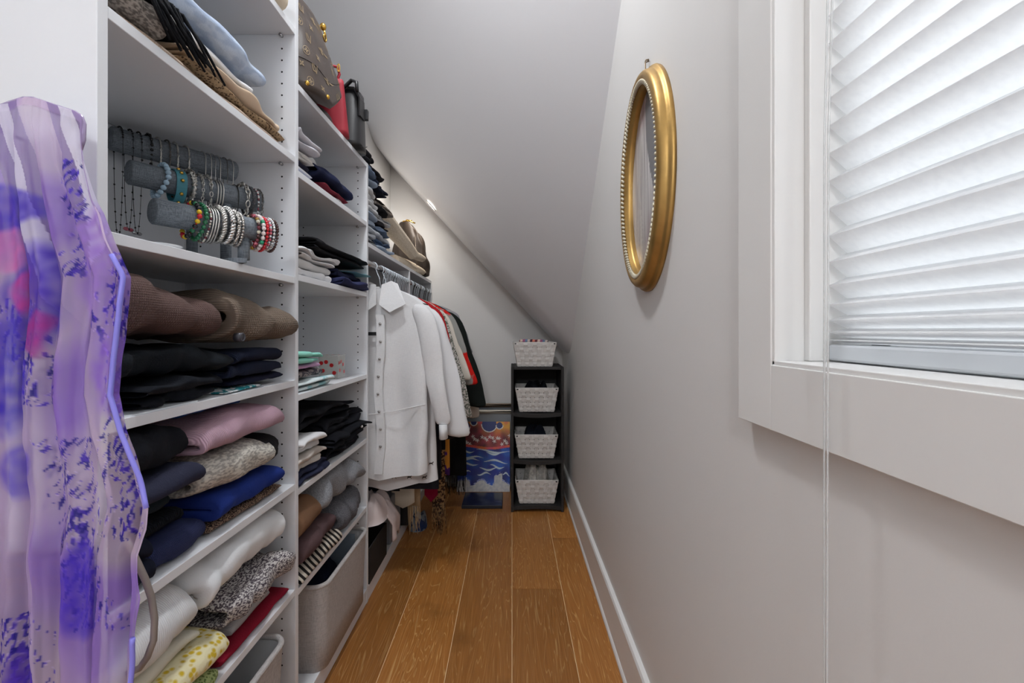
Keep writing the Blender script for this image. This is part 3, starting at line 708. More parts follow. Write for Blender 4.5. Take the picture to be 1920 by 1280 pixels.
# --- linen storage baskets on the bottom shelves
M_linen = mat('grey_linen', rgb(198, 194, 192), .95, bump=.5, kind='linen', col2=rgb(168, 164, 163), spec=.1)
M_linen_in = mat('basket_lining', rgb(206, 206, 208), .9)
def linen_basket(label, ya, yb, zt, cm, clab, seed):
    zb = BOT + PT; xa, xb = -.885, -.575
    t = empty('linen_basket', ((xa + xb) / 2, (ya + yb) / 2, zb), label, 'basket', 'linen baskets on the bottom shelves')
    hx, hy, h = (xb - xa) / 2, (yb - ya) / 2, zt - zb
    def ring(sx, sy, z, r=.04, n=6):
        out = []
        for cx, cy, a0 in ((1, 1, 0), (-1, 1, 90), (-1, -1, 180), (1, -1, 270)):
            for i in range(n + 1):
                a = math.radians(a0 + 90 * i / n)
                out.append((cx * (sx - r) + r * math.cos(a), cy * (sy - r) + r * math.sin(a), z))
        return out
    rs = [ring(hx * .95, hy * .95, .001), ring(hx * .955, hy * .955, h * .3), ring(hx * .985, hy * .985, h * .75), ring(hx, hy, h)]
    n = len(rs[0]); V = [p for r_ in rs for p in r_]; F = [tuple(range(n))[::-1]]
    for j in range(3):
        F += [(j * n + i, j * n + (i + 1) % n, (j + 1) * n + (i + 1) % n, (j + 1) * n + i) for i in range(n)]
    mesh('body', V, F, M_linen, t)
    rs = [ring(hx * .97, hy * .97, h), ring(hx * .955, hy * .955, h * .7), ring(hx * .92, hy * .92, .02)]
    V = [p for r_ in rs for p in r_]; F = []
    for j in range(2): F += [(j * n + i, (j + 1) * n + i, (j + 1) * n + (i + 1) % n, j * n + (i + 1) % n) for i in range(n)]
    F.append(tuple(2 * n + i for i in range(n)))
    mesh('lining', V, F, M_linen_in, t)
    mb = MB(); mb.tube(ring(hx * .986, hy * .986, h), .0075, 8, closed=True); mb.build('rim', M_linen, t)
    heap('clothes_heap', clab, 'clothes', (t.location.x - .02, t.location.y, zb + h * .35), hx * .82, hy * .82, h * .55, cm, seed, N=30)
    return t
linen_basket('grey linen basket holding white clothes under the flecked sweater shelf', .69, 1.172, CZ - .785, K('white_heap', 220, 224, 228), 'white clothes heaped inside the linen basket of the tall tower', 91)
linen_basket('grey linen basket holding navy clothes beside the oak floor', 1.395, 1.825, CZ - .790, K('navy_heap', 26, 32, 52), 'navy clothes heaped inside the linen basket of the lower tower', 92)
box('clear_folder', -.82, -.62, 1.792, 1.797, BOT + PT + .05, CZ - .80, mat('pale_plastic', rgb(170, 186, 204), .3, alpha=.6), label='pale translucent folder upright in the linen basket with navy clothes', cat='folder')
# ------------------------------------------------------------------ bracelet stand
M_greycl = mat('grey_weave', rgb(134, 141, 148), .9, bump=.7, kind='linen', col2=rgb(96, 103, 111), spec=.1)
SZ = CZ + 0.148
bars = [(onY(285, 395, .875), None, (510, 437)), (onY(240, 322, .94), None, (487, 380)), (onY(205, 258, .985), None, (440, 322))]
BARS = []
for a, _, far in bars:
    z = a.z; Yf = (z - CZ) * 853.0 / (620 - far[1]); b_ = onY(far[0], far[1], Yf)
    BARS.append((a, b_))
st = empty('bracelet_stand', (-.70, 1.03, SZ), 'three-tier grey fabric bracelet stand on the white shelf', 'stand')
O = Vector(st.location)
BR = 0.0255
def capsule(a, b_, r, n=20):
    d = (b_ - a).normalized(); pts = []; rad = []
    for t, k in ((0, .90), (.0025, 1.0)): pts.append(a + d * t); rad.append(r * k)
    pts.append(b_ - d * .004); rad.append(r); pts.append(b_ - d * .001); rad.append(r * .93); pts.append(b_); rad.append(r * .8)
    mb = MB(); mb.tube(pts, rad, n); return mb
for i, (a, b_) in enumerate(BARS):
    capsule(a - O, b_ - O, BR).build('bar', M_greycl, st)
    mid = a.lerp(b_, (.725, .70, .615)[i])
    mb = MB(); mb.tube([(mid.x - O.x, mid.y - O.y, 0.011), (mid.x - O.x, mid.y - O.y, mid.z - O.z - BR * .8)], .012, 16); mb.build('post', M_greycl, st)
mb = MB(); c0 = BARS[0][0].lerp(BARS[0][1], .70); c2 = BARS[2][0].lerp(BARS[2][1], .60)
pp = []
for i in range(28):
    t = 2 * math.pi * i / 28
    base = c0 if math.sin(t) < 0 else c2
    ax = (c2 - c0).normalized()
    base = c0.lerp(c2, .5 + .5 * max(-1, min(1, 1.6 * math.sin(t))))
    pp.append((base.x - O.x + .030 * math.cos(t), base.y - O.y + .045 * math.sin(t) * .6))
vv = [(x, y, .001) for x, y in pp] + [(x, y, .011) for x, y in pp]
nn = len(pp)
mesh('base', vv, [tuple(range(nn))[::-1], tuple(range(nn, 2 * nn))] + [(i, (i + 1) % nn, nn + (i + 1) % nn, nn + i) for i in range(nn)], M_greycl, st, smooth=False)
# small white dish
mb = MB(); dc = onX(300 + 48, 459, -.66); dc.z = SZ
for r_, z_ in ((.030, .002), (.040, .009)): pass
vv = []; nn = 24
for r_, z_ in ((.026, .001), (.040, .011), (.037, .011), (.024, .004)):
    for i in range(nn): vv.append((r_ * math.cos(2 * math.pi * i / nn), r_ * math.sin(2 * math.pi * i / nn), z_))
ff = [(j * nn + i, j * nn + (i + 1) % nn, (j + 1) * nn + (i + 1) % nn, (j + 1) * nn + i) for j in range(3) for i in range(nn)] + [tuple(range(nn))[::-1], tuple(range(3 * nn, 4 * nn))]
d_ = mesh('trinket_dish', vv, ff, mat('white_glaze', rgb(228, 230, 232), .2), label='small white dish on the shelf under the bracelet bars', cat='dish'); d_.location = (-.66, .845, SZ)

def ring_pts(bar, t, R, n, squash=1.0, lean=0.0, r=.001):
    """loop hung round a bar: lies over its top and hangs below it"""
    a, b_ = BARS[bar]; d = (b_ - a).normalized(); side = d.cross(Vector((0, 0, 1))).normalized()
    c = a.lerp(b_, t); out = []
    Rb = BR + r + .0012; D = max(Rb, 2 * R * squash - Rb)
    for i in range(n):
        th = 2 * math.pi * i / n; sn = math.sin(th)
        z = Rb * sn if sn >= 0 else D * sn
        out.append(c + side * (Rb * math.cos(th)) + Vector((0, 0, z)) + d * (lean * max(0.0, -sn)))
    return out
def gem(nm, r, g, b, rough=.15): return mat('bead_' + nm, rgb(r, g, b), rough, spec=.6)
G = dict(blue=gem('pale_blue', 168, 196, 216), red=gem('red', 206, 36, 48), yellow=gem('yellow', 226, 190, 40), green=gem('green', 24, 104, 66), black=gem('black', 22, 24, 28), pearl=gem('pearl', 226, 214, 212), pink=gem('pink', 190, 96, 112),
         brown=gem('brown', 74, 46, 44), jade=gem('jade', 40, 150, 110), gold=M_gold, silver=M_silver, crystal=mat('bead_crystal', rgb(206, 212, 216), .1, .5), maroon=gem('maroon', 112, 44, 54), cream=gem('cream', 206, 200, 180), amber=gem('amber', 150, 116, 40))
def beads(label, bar, t, R, r, cols, lean=0.0, squash=1.0, flat=None, grp='bracelets on the grey stand'):
    n = max(8, int(2 * math.pi * R * (0.5 + 0.5 * squash) / (r * 1.9)))
    P_ = ring_pts(bar, t, R, n, squash, lean, r); c = P_[0].copy(); mb = MB(); names = list(dict.fromkeys(cols))
    for i, p in enumerate(P_): mb.ball(p - c, r, names.index(cols[i % len(cols)]), 8, 5)
    mb.tube([p - c for p in P_], r * .3, 5, 0, closed=True)
    o = mb.build('bracelet', [G[k] for k in names], label=label, cat='bracelet', group=grp); o.location = c
def bangle(label, bar, t, R, r, m_, lean=0.0, count=1, twist=0, squash=1.0, grp='bracelets on the grey stand'):
    mb = MB(); c = None
    for q in range(count):
        P_ = ring_pts(bar, t + q * .022, R, 36, squash, lean, r * (1.5 if twist else 1))
        if c is None: c = P_[0].copy()
        if twist:
            a, b_ = BARS[bar]; d = (b_ - a).normalized()
            for s in (0, math.pi):
                pts = []
                for i in range(96):
                    j = i * 36 / 96; i0 = int(j) % 36; f_ = j - int(j)
                    p = P_[i0].lerp(P_[(i0 + 1) % 36], f_); cen = sum(P_, Vector()) / 36; out = (p - cen).normalized()
                    ph = twist * 2 * math.pi * i / 96 + s
                    pts.append(p + (out * math.cos(ph) + d * math.sin(ph)) * r * .8 - c)
                mb.tube(pts, r * .65, 5, 0, closed=True)
        else: mb.tube([p - c for p in P_], r, 8, 0, closed=True)
    o = mb.build('bracelet', m_, label=label, cat='bracelet', group=grp); o.location = c
def chain(label, bar, t, R, m_, link=.005, wire=.0009, squash=1.4, charm=None, lean=0.0):
    n = max(12, int(2 * math.pi * R * (0.5 + .5 * squash) / (link * 1.5)) // 2 * 2)
    P_ = ring_pts(bar, t, R, n, squash, lean, link * .6 + wire + .0005); c = P_[0].copy(); mb = MB(); a, b_ = BARS[bar]; d = (b_ - a).normalized()
    for i in range(n):
        p = P_[i]; tg = (P_[(i + 1) % n] - P_[i - 1]).normalized(); u = d if i % 2 else tg.cross(d).normalized()
        mb.tube([p - c + tg * (link * math.cos(k * math.pi / 4)) + u * (link * .6 * math.sin(k * math.pi / 4)) for k in range(8)], wire, 4, 0, closed=True)
    o = mb.build('bracelet', m_, label=label, cat='bracelet', group='bracelets on the grey stand'); o.location = c
    if charm:
        mb = MB(); low = min(P_, key=lambda p: p.z) - c + Vector((0, 0, -charm))
        disc(mb, low, d, 0, charm, .001, 18); disc(mb, low, -d, 0, charm, .001, 18)
        mb.tube([low + (d.orthogonal().normalized() * math.cos(k) + d.cross(d.orthogonal().normalized()) * math.sin(k)) * charm for k in [math.pi * i / 9 for i in range(18)]], .001, 5, closed=True)
        mb.build('charm', mat('charm_pewter', rgb(132, 126, 116), .4, .8), o)
# middle bar
beads('pale blue glass bead bracelet on the middle bar', 1, .22, .036, .0058, ['blue'], lean=-.012)
P_ = ring_pts(1, .32, .034, 40, 1.05)
bd = (BARS[1][1] - BARS[1][0]).normalized(); c = P_[0].copy(); vv = []; ff = []
for i, p in enumerate(P_):
    cen = sum(P_, Vector()) / 40; out = (p - cen).normalized()
    for (w_, o_) in ((-.010, 0), (.010, 0), (.010, .002), (-.010, .002)): vv.append(p + bd * w_ + out * o_ - c)
for i in range(40):
    for k in range(4): ff.append((i * 4 + k, i * 4 + (k + 1) % 4, ((i + 1) % 40) * 4 + (k + 1) % 4, ((i + 1) % 40) * 4 + k))
tb = mesh('bracelet', vv, ff, mat('teal_leather', rgb(62, 128, 142), .5), label='wide teal leather bracelet with gold studs on the middle bar', cat='bracelet', group='bracelets on the grey stand', smooth=False); tb.location = c
mb = MB()
for i in range(0, 40, 4): mb.ball(P_[i] - c + (P_[i] - cen).normalized() * .003, .004)
mb.build('studs', M_gold, tb)
bangle('thick silver coil bracelet beside the teal leather one', 1, .40, .037, .0045, M_silver, twist=34)
chain('silver chain bracelet with a large round pewter charm', 1, 0.47, .036, M_silver, .0045, .001, 1.2, charm=.011)
chain('silver link bracelet with an open ring clasp on the middle bar', 1, 0.53, .035, M_silver, .006, .0012, 1.5)
bangle('pair of thin silver bangles on the middle bar', 1, 0.59, .036, .0014, M_silver, count=3)
bangle('thin dark cord bracelet on the middle bar', 1, 0.76, .036, .0011, G['black'], squash=1.25)
chain('chunky silver curb chain bracelet near the end of the middle bar', 1, 0.83, .034, M_silver, .0085, .002, 1.3)
bangle('dark grey braided cord bracelet near the end of the middle bar', 1, 0.89, .035, .003, mat('grey_cord', rgb(84, 84, 88), .7), twist=26)
beads('maroon and steel bead bracelet at the end of the middle bar', 1, 0.932, .036, .0028, ['maroon', 'silver', 'crystal'], squash=1.3)
chain('oxidised silver chain bracelet last on the middle bar', 1, .968, .034, mat('oxidised', rgb(110, 108, 106), .4, .9), .0042, .0011, 1.35)
# front bar
beads('red yellow black and green disc bead bracelet on the front bar', 0, .29, .036, .0050, ['red', 'yellow', 'black', 'black', 'green', 'black', 'yellow', 'red'], lean=-.012)
beads('dark green glass bead bracelet on the front bar', 0, .345, .037, .0046, ['green'], lean=-.008)
beads('tiny brown and silver bead bracelet with pearl on the front bar', 0, .385, .038, .0024, ['maroon', 'silver', 'cream', 'silver'], lean=-.006)
bangle('stack of plain silver bangles on the front bar', 0, .41, .037, .0016, M_silver, count=3, lean=-.004)
bangle('braided silver bracelet beside the plain bangles', 0, .49, .036, .0042, M_silver, twist=22)
bangle('wide plaited bright silver bracelet on the front bar', 0, 0.556, .036, .0048, mat('bright_silver', rgb(224, 224, 222), .22, 1.0), twist=18)
bangle('fine rope silver bracelet on the front bar', 0, 0.614, .036, .0036, M_silver, twist=30)
beads('round silver bead bracelet standing alone on the front bar', 0, 0.655, .0365, .0031, ['silver'])
beads('brown cream and amber stone bracelet on the front bar', 0, 0.797, .037, 0.0044, ['maroon', 'brown', 'cream', 'amber', 'maroon', 'pink'])
beads('milky pearl and jade bead bracelet on the front bar', 0, 0.842, .038, 0.005, ['pearl', 'pearl', 'jade', 'pearl', 'pearl'])
beads('bright red bead bracelet on the front bar', 0, 0.882, .038, 0.0038, ['red'])
beads('pink and crystal bead bracelet on the front bar', 0, 0.915, .036, 0.0034, ['pink', 'crystal'])
beads('clear crystal bead bracelet on the front bar', 0, 0.948, .036, 0.0037, ['crystal', 'silver'])
beads('dark brown wooden bead bracelet last on the front bar', 0, 0.982, .037, 0.0035, ['brown'])
# chains over the rear bar and long necklaces
for i, (t, R_, sq, m_, lab) in enumerate(((.26, .034, 1.5, G['black'], 'black beaded chain looped over the rear bar'), (.33, .034, 1.7, M_silver, 'fine silver ball chain on the rear bar by the black beaded one'), (.40, .032, 1.4, mat('oxidised', rgb(110, 108, 106), .4, .9), 'dark twisted chain on the rear bar'), (.46, .036, 2.0, M_silver, 'long silver snake chain on the rear bar'), (.55, .037, 1.9, M_silver, 'silver rope chain in the middle of the rear bar'))):
    if i == 0: 
        P_ = ring_pts(2, t, R_, 40, sq, r=.0037); c = P_[0].copy(); mb = MB()
        for k, p in enumerate(P_): mb.ball(p - c, .0026 if k % 3 else .0036, 0, 6, 4)
        o = mb.build('chain_bracelet', G['black'], label=lab, cat='bracelet', group='bracelets on the grey stand'); o.location = c
    else: bangle(lab, 2, t, R_, .0017, m_, twist=30, squash=sq)
for i, (t, L_, m_, lab) in enumerate(((.69, 2.6, M_silver, 'fine silver necklace right of the rope chain on the rear bar'), (.74, 2.9, M_silver, 'bright thin bar necklace on the rear bar'), (.775, 3.1, M_steel, 'pair-like fine steel necklace on the rear bar'), (.82, 2.5, M_silver, 'short fine necklace on the rear bar'), (.885, 2.2, mat('oxidised', rgb(110, 108, 106), .4, .9), 'dark fine necklace near the end of the rear bar'), (.94, 1.8, M_silver, 'last fine silver necklace on the rear bar'))):
    P_ = ring_pts(2, t, .029, 40, L_); c = P_[0].copy(); mb = MB(); mb.tube([p - c for p in P_], .0009, 5, 0, closed=True)
    o = mb.build('necklace', m_, label=lab, cat='necklace', group='necklaces on the rear bar'); o.location = c
for i, (t, L_, lab, pm) in enumerate(((.06, 3.9, 'long black bead necklace with a gold bow pendant', M_gold), (.13, 3.6, 'long dark bead necklace with a pink stone pendant', G['pink']), (.19, 3.7, 'long black and silver necklace with a dark pendant', M_steel))):
    P_ = ring_pts(2, t, .031, 70, L_, lean=.0, r=.0022); c = P_[0].copy(); mb = MB()
    mb.tube([p - c for p in P_], .0006, 4, 0, closed=True)
    for k, p in enumerate(P_):
        if k % (2 if i == 0 else 3) == 0: mb.ball(p - c, .0021, 0, 6, 4)
    o = mb.build('necklace', G['black'], label=lab, cat='necklace', group='long necklaces on the rear bar'); o.location = c
    low = min(P_, key=lambda p: p.z) - c; mb = MB()
    mb.ball(low + Vector((0, -.006, .002)), .007, 0, 8, 5, (.6, 1, .6)); mb.ball(low + Vector((0, .006, .002)), .007, 0, 8, 5, (.6, 1, .6)); mb.build('pendant', pm, o)

# ------------------------------------------------------------------ handbags on the lower tower
ZB = CZ + 0.692
def sup(t, e=.5):
    c, s_ = math.cos(t), math.sin(t)
    return math.copysign(abs(c) ** e, c), math.copysign(abs(s_) ** e, s_)
M_canvas = mat('brown_canvas', rgb(72, 60, 53), .38, bump=.15, bscale=900, var=.2, vscale=14, spec=.5)
M_mono = mat('tan_print', rgb(146, 126, 96), .5)
bag = empty('monogram_bag', (-.712, 1.430, ZB), 'brown monogram canvas handbag slouching on top of the lower tower', 'handbag')
BH = .295
def bsurf(t, v):
    """bag surface, t round (0 = aisle side), v height 0..1"""
    cx, cy = sup(t, .55)
    a = .148 * (1 - .06 * v) ; b_ = .150 * (1 - .34 * v ** 1.4)
    crease = .012 * math.exp(-((t - .55 + .45 * (1 - v)) / .12) ** 2) * min(1, max(0, (v - .28) * 4))
    w = .008 * nz(3 * math.cos(t), 3 * math.sin(t), v * 4) * (v > .02)
    rr = 1 - crease * 7 * .9 + w * 4
    # the far end stands on the pouch: bottom rises toward +Y
    y = a * cy * rr; x = b_ * cx * rr
    zb = .085 * max(0, min(1, (y + .005) / .1)) ** 1.3
    edge = 1.0 if v > .03 else .93
    z = zb * (1 - v) + v * BH + .012 * v * math.sin(2 * t + .6) - .03 * v * max(0, y / .13)
    return Vector((x * edge - .012 * v, y * edge, z + .003))
nt_, nv_ = 72, 26; vv = []; ff = []
for j in range(nv_ + 1):
    for i in range(nt_): vv.append(bsurf(2 * math.pi * i / nt_, j / nv_))
for j in range(nv_):
    for i in range(nt_): ff.append((j * nt_ + i, j * nt_ + (i + 1) % nt_, (j + 1) * nt_ + (i + 1) % nt_, (j + 1) * nt_ + i))
ff.append(tuple(range(nt_))[::-1])
# folded-in top
for j, (k, dz) in enumerate(((.80, .004), (.55, -.01), (.2, -.03))):
    for i in range(nt_):
        p = bsurf(2 * math.pi * i / nt_, 1.0); vv.append(Vector((p.x * k - .012 * (1 - k), p.y * (.5 + .5 * k), p.z + dz)))
for j in range(nv_, nv_ + 3):
    for i in range(nt_): ff.append((j * nt_ + i, j * nt_ + (i + 1) % nt_, (j + 1) * nt_ + (i + 1) % nt_, (j + 1) * nt_ + i))
ff.append(tuple((nv_ + 3) * nt_ + i for i in range(nt_)))
mesh('body', vv, ff, M_canvas, bag)
# flat print: letter pairs, four-petal flowers, ringed flowers
def stroke(mb, pts, w, f):
    for (x0, y0), (x1, y1) in zip(pts, pts[1:]):
        d = Vector((x1 - x0, y1 - y0)); n_ = Vector((-d.y, d.x)).normalized() * w / 2
        q = [(x0 + n_.x, y0 + n_.y), (x1 + n_.x, y1 + n_.y), (x1 - n_.x, y1 - n_.y), (x0 - n_.x, y0 - n_.y)]
        mb.add([f(*p) for p in q], [(0, 1, 2, 3)])
def place(t0, v0):
    def f(x, y):
        t = t0 + x / .125; v = v0 + y / BH
        p = bsurf(t, v); e = 1e-3
        du = bsurf(t + e, v) - bsurf(t - e, v); dv = bsurf(t, v + e) - bsurf(t, v - e)
        return p + du.cross(dv).normalized() * .0012
    return f
mb = MB()
def flower(f, s, ring=False, closed=False):
    for k in range(4):
        a = math.pi / 2 * k + (math.pi / 4 if closed else 0)
        c_, s_ = math.cos(a), math.sin(a)
        pet = [(0, 0), (.5, .28), (1, 0), (.5, -.28)]
        mb.add([f(s * (px * c_ - py * s_), s * (px * s_ + py * c_)) for px, py in pet], [(0, 1, 2, 3)])
    if ring:
        stroke(mb, [(s * 1.35 * math.cos(2 * math.pi * k / 16), s * 1.35 * math.sin(2 * math.pi * k / 16)) for k in range(17)], s * .2, f)
def letters(f, s):
    stroke(mb, [(-.75 * s, s), (-.75 * s, -s * .6), (.2 * s, -s * .6)], s * .2, f)
    stroke(mb, [(-.35 * s, s), (.25 * s, -s), (.85 * s, s)], s * .2, f)
for r_ in range(6):
    for q in range(8):
        t0 = -1.5 + q * .42 + (.21 if r_ % 2 else 0); v0 = .10 + r_ * .155
        f = place(t0, v0); k = (q + 2 * r_) % 4; mb = MB()
        if k == 0: letters(f, .0135)
        elif k == 1: flower(f, .011)
        elif k == 2: flower(f, .0095, ring=True)
        else: flower(f, .011, closed=True)
        mb.build('monogram', M_mono, bag, smooth=False)
# seam of the base panel, studs, handle with clasp
mb = MB(); mb.tube([bsurf(2 * math.pi * i / 60, .27 - .06 * math.sin(2 * math.pi * i / 60)) for i in range(60)], .0016, 5, closed=True); mb.build('base_seam', mat('dark_leather', rgb(40, 32, 30), .45), bag)
for t in (-.78, -.1):
    mb = MB(); p = bsurf(t, .06); mb.ball(p, .0075); mb.build('stud', M_gold, bag)
hp = [Vector((.05, .055, BH - .02)), Vector((.058, .06, BH + .012)), Vector((.04, .045, BH + .03)), Vector((.0, .0, BH + .034)), Vector((-.03, -.03, BH + .012)), Vector((-.035, -.035, BH - .02))]
mb = MB(); mb.tube(hp, .006, 8); mb.build('handle', mat('dark_leather', rgb(40, 32, 30), .45), bag)
mb = MB()
cq = bsurf(.35, .93) + Vector((.004, 0, 0))
mb.tube([cq + Vector((.002, .010 * math.cos(k), .010 * math.sin(k))) for k in [2 * math.pi * i / 16 for i in range(16)]], .0028, 6, closed=True)
mb.tube([cq + Vector((.003, .002, .008)), cq + Vector((-.004, .004, .034))], .0035, 8); mb.ball(cq + Vector((-.006, .004, .040)), .011, 0, 8, 6, (1, 1, 1.1))
mb.build('clasp', M_gold, bag)
mb = MB(); pq = bsurf(.9, .72); mb.tube([pq, pq + Vector((.016, .014, -.012))], .0045, 8); mb.build('strap_tab', mat('red_brown_leather', rgb(96, 52, 46), .4), bag)
# leather pouch under the bag
o = heap('leather_pouch', 'dark grey striped leather pouch squeezed under the monogram handbag', 'pouch', (-.685, 1.522, ZB), .085, .054, .058, mat('grey_leather', rgb(66, 62, 60), .4, kind='stripe', bscale=7, col2=rgb(44, 42, 42)), 5, fold=.12, N=30)
# red tote
rt = empty('red_tote', (-.722, 1.628, ZB), 'slim red leather tote behind the monogram handbag', 'handbag')
M_red = mat('red_leather', rgb(164, 38, 54), .62, bump=.15, bscale=700)
def slab_bag(t, m_, hx, hy, h, lean, top=.92, name='body', pinch=.5):
    vv = []; ff = []; n = 40; J = 12
    for j in range(J + 1):
        v = j / J
        for i in range(n):
            cx, cy = sup(2 * math.pi * i / n, .45)
            vv.append((hx * cx * (1 - (1 - top) * v), hy * cy * (1 - pinch * v) + lean * v, .002 + h * v))
    for j in range(J):
        for i in range(n): ff.append((j * n + i, j * n + (i + 1) % n, (j + 1) * n + (i + 1) % n, (j + 1) * n + i))
    ff += [tuple(range(n))[::-1], tuple(J * n + i for i in range(n))]
    return mesh(name, vv, ff, m_, t)
slab_bag(rt, M_red, .136, .032, .19, -.020)
mb = MB(); mb.tube([(.10, -.02, .182), (.112, -.02, .215), (.105, -.02, .240), (.06, -.02, .25), (.02, -.02, .23), (.0, -.02, .182)], .005, 8); mb.build('handle', M_red, rt)
mb = MB(); mb.tube([(.112 + .004 * math.cos(k), -.028 , .232 + .014 * math.sin(k)) for k in [2 * math.pi * i / 14 for i in range(14)]], .002, 6, closed=True); mb.build('buckle', M_gold, rt)
# black bucket bag
bb = empty('black_bag', (-.69, 1.752, ZB), 'black leather flap bag at the end of the tower top', 'handbag')
M_bl = mat('black_leather', rgb(30, 30, 33), .36, bump=.12, bscale=600)
slab_bag(bb, M_bl, .118, .066, .218, .012, top=.93, pinch=.30)
mb = MB()
# flap over the top and front, strap with keeper
for j in range(1): 
    fl = [(-.108, .222), (.0, .236), (.095, .228), (.116, .19), (.1175, .12)]
    for (x0, z0), (x1, z1) in zip(fl, fl[1:]):
        mb.add([(x0, -.035, z0), (x1, -.037, z1), (x1, .020, z1 + .003), (x0, .018, z0 + .003)], [(0, 1, 2, 3)])
o = mb.build('flap', M_bl, bb, smooth=False); sm = o.modifiers.new('solid', 'SOLIDIFY'); sm.thickness = .006
mb = MB(); mb.box(.108, .126, .022, .040, .132, .172); mb.build('strap_keeper', M_bl, bb, smooth=False, bevel=.002)
mb = MB(); mb.tube([(.05, -.04, .215), (.09, -.05, .245), (.11, -.055, .235), (.112, -.055, .2)], .007, 8); mb.build('handle', M_bl, bb)
mb = MB(); mb.tube([(.1185, -.03 + .07 * i / 8, .012 + .02 * (i / 8) ** 2) for i in range(9)], .002, 5); mb.build('piping', M_bl, bb)

# ------------------------------------------------------------------ top shelf of the hanging section: jeans, doll legs, brown bag
S = 0.3685
J = [('light_denim', 150, 164, 182), ('mid_denim', 70, 88, 116), ('pale_wash', 196, 202, 210), ('blue_denim', 108, 126, 150), ('black_denim2', 40, 40, 44), ('white_denim', 206, 208, 210), ('black_j', 34, 34, 38), ('taupe_denim', 128, 118, 110), ('brown_denim', 64, 56, 52), ('ink_denim', 36, 42, 58), ('charcoal_j', 46, 46, 50)]
JL = ['light blue jeans at the bottom of the tall denim pile', 'dark blue jeans second from the bottom of the denim pile', 'pale washed jeans with frayed hems in the denim pile', 'mid blue jeans in the middle of the denim pile', 'black jeans in the middle of the denim pile', 'white jeans crumpled in the upper half of the denim pile', 'thin black jeans below the taupe pair', 'taupe jeans rumpled near the top of the denim pile', 'dark brown jeans under the ink blue pair', 'ink blue jeans near the top of the denim pile', 'charcoal jeans crowning the denim pile']
z = S
for i, ((nm, r_, g_, b_), lab) in enumerate(zip(J, JL)):
    h = (.040, .036, .032, .03, .026, .036, .02, .042, .03, .045, .035)[i]
    y1_ = (2.36, 2.40, 2.41, 2.38, 2.36, 2.37, 2.33, 2.40, 2.30, 2.30, 2.22)[i]
    folded('folded_jeans', lab, 'jeans', 2.10 if i < 9 else 2.05, y1_, z, h, K(nm, r_, g_, b_, 'melange', .5, 300, vscale=90), xf=-.610 - .012 * (i % 3), dep=.26, n=2, seed=120 + i, amp=.010, wr=.006, taper=.2)
    z += h
# neighbouring pile, mostly behind the tower panel
z = S
for i in range(8):
    h = .045 + .006 * (i % 3)
    folded('folded_jeans', ('grey frayed jeans at the bottom of the pile against the tower', 'pale grey jeans second in the pile against the tower', 'washed grey jeans third in the pile against the tower', 'light jeans fourth in the pile against the tower', 'white jeans fifth in the pile against the tower', 'pale blue jeans sixth in the pile against the tower', 'grey blue jeans seventh in the pile against the tower', 'black jeans topping the pile against the tower')[i], 'jeans', 1.90, 2.085 - .006 * i, z, h, K(('grey_frayed', 'pale_wash', 'light_denim', 'white_denim', 'white_denim', 'light_denim', 'blue_denim', 'black_j')[i], 120, 122, 126, 'melange', .5, 300, vscale=90), xf=-.612, dep=.25, n=2, seed=140 + i, amp=.007, taper=.2)
    z += h
# plush pale doll lying along the shelf with two bare feet
dl_ = empty('plaster_feet', (-.70, 2.75, CZ + S), 'cream speckled sculpture of two legs with bare feet on the top shelf', 'sculpture')
O = Vector(dl_.location)
M_pl = mat('speckled_cream', rgb(206, 194, 176), .8, bump=.5, bscale=140, kind='melange', vscale=260, col2=rgb(188, 172, 150))
def leg(pts, rad, foot_dir, nm):
    mb = MB(); pts = [Vector(p) - O for p in pts]
    # smooth the centre line
    P2 = []; R2 = []
    for i in range(len(pts) - 1):
        for k in range(4):
            s = k / 4; P2.append(pts[i].lerp(pts[i + 1], s)); R2.append(rad[i] * (1 - s) + rad[i + 1] * s)
    P2.append(pts[-1]); R2.append(rad[-1])
    mb.tube(P2, R2, 14)
    e = pts[-1]; fd = Vector(foot_dir).normalized(); sd = fd.cross(Vector((0, 0, 1))).normalized(); up = sd.cross(fd)
    ft = [e - fd * .02 + up * -.004, e + fd * .02, e + fd * .05 - up * .006, e + fd * .085 - up * .012]
    mb.tube(ft, [.030, .034, .033, .026], 14, flat=.72)
    for k in range(5):
        rr = .0115 if k == 0 else .0085 - .0006 * k
        c_ = e + fd * (.098 - .004 * k) + sd * (-.022 + .0115 * k) - up * .012
        mb.ball(c_, rr, 0, 8, 6, (1.15, 1.15, 1))
    o = mb.build(nm, M_pl, dl_); s = o.modifiers.new('remesh', 'REMESH'); s.mode = 'VOXEL'; s.voxel_size = .005; s.use_smooth_shade = True
leg([(-.74, 2.52, CZ + .655), (-.705, 2.66, CZ + .60), (-.655, 2.78, CZ + .53), (-.618, 2.86, CZ + .475)], [.055, .050, .042, .034], (.5, .8, -.02), 'leg')
leg([(-.72, 2.75, CZ + .420), (-.68, 2.88, CZ + .416), (-.645, 2.97, CZ + .410)], [.044, .040, .033], (.5, .6, -.10), 'leg')
bs = empty('satin_bag', (-.700, 3.14, CZ + S), 'dark brown crushed satin bag with a gold clip on the top shelf', 'bag')
vv = []; ff = []; n = 48; JJ = 18
for j in range(JJ + 1):
    v = j / JJ
    for i in range(n):
        t = 2 * math.pi * i / n; cx, cy = sup(t, .7)
        w = 1 + .16 * nz(3 * math.cos(t) + v * 2, 3 * math.sin(t), v * 5) + .05 * math.sin(9 * t + 4 * v)
        vv.append((.125 * cx * w * (1 - .42 * v ** 2) , .085 * cy * w * (1 - .45 * v ** 1.5), .002 + .385 * v - .10 * v * max(0, cx) ))
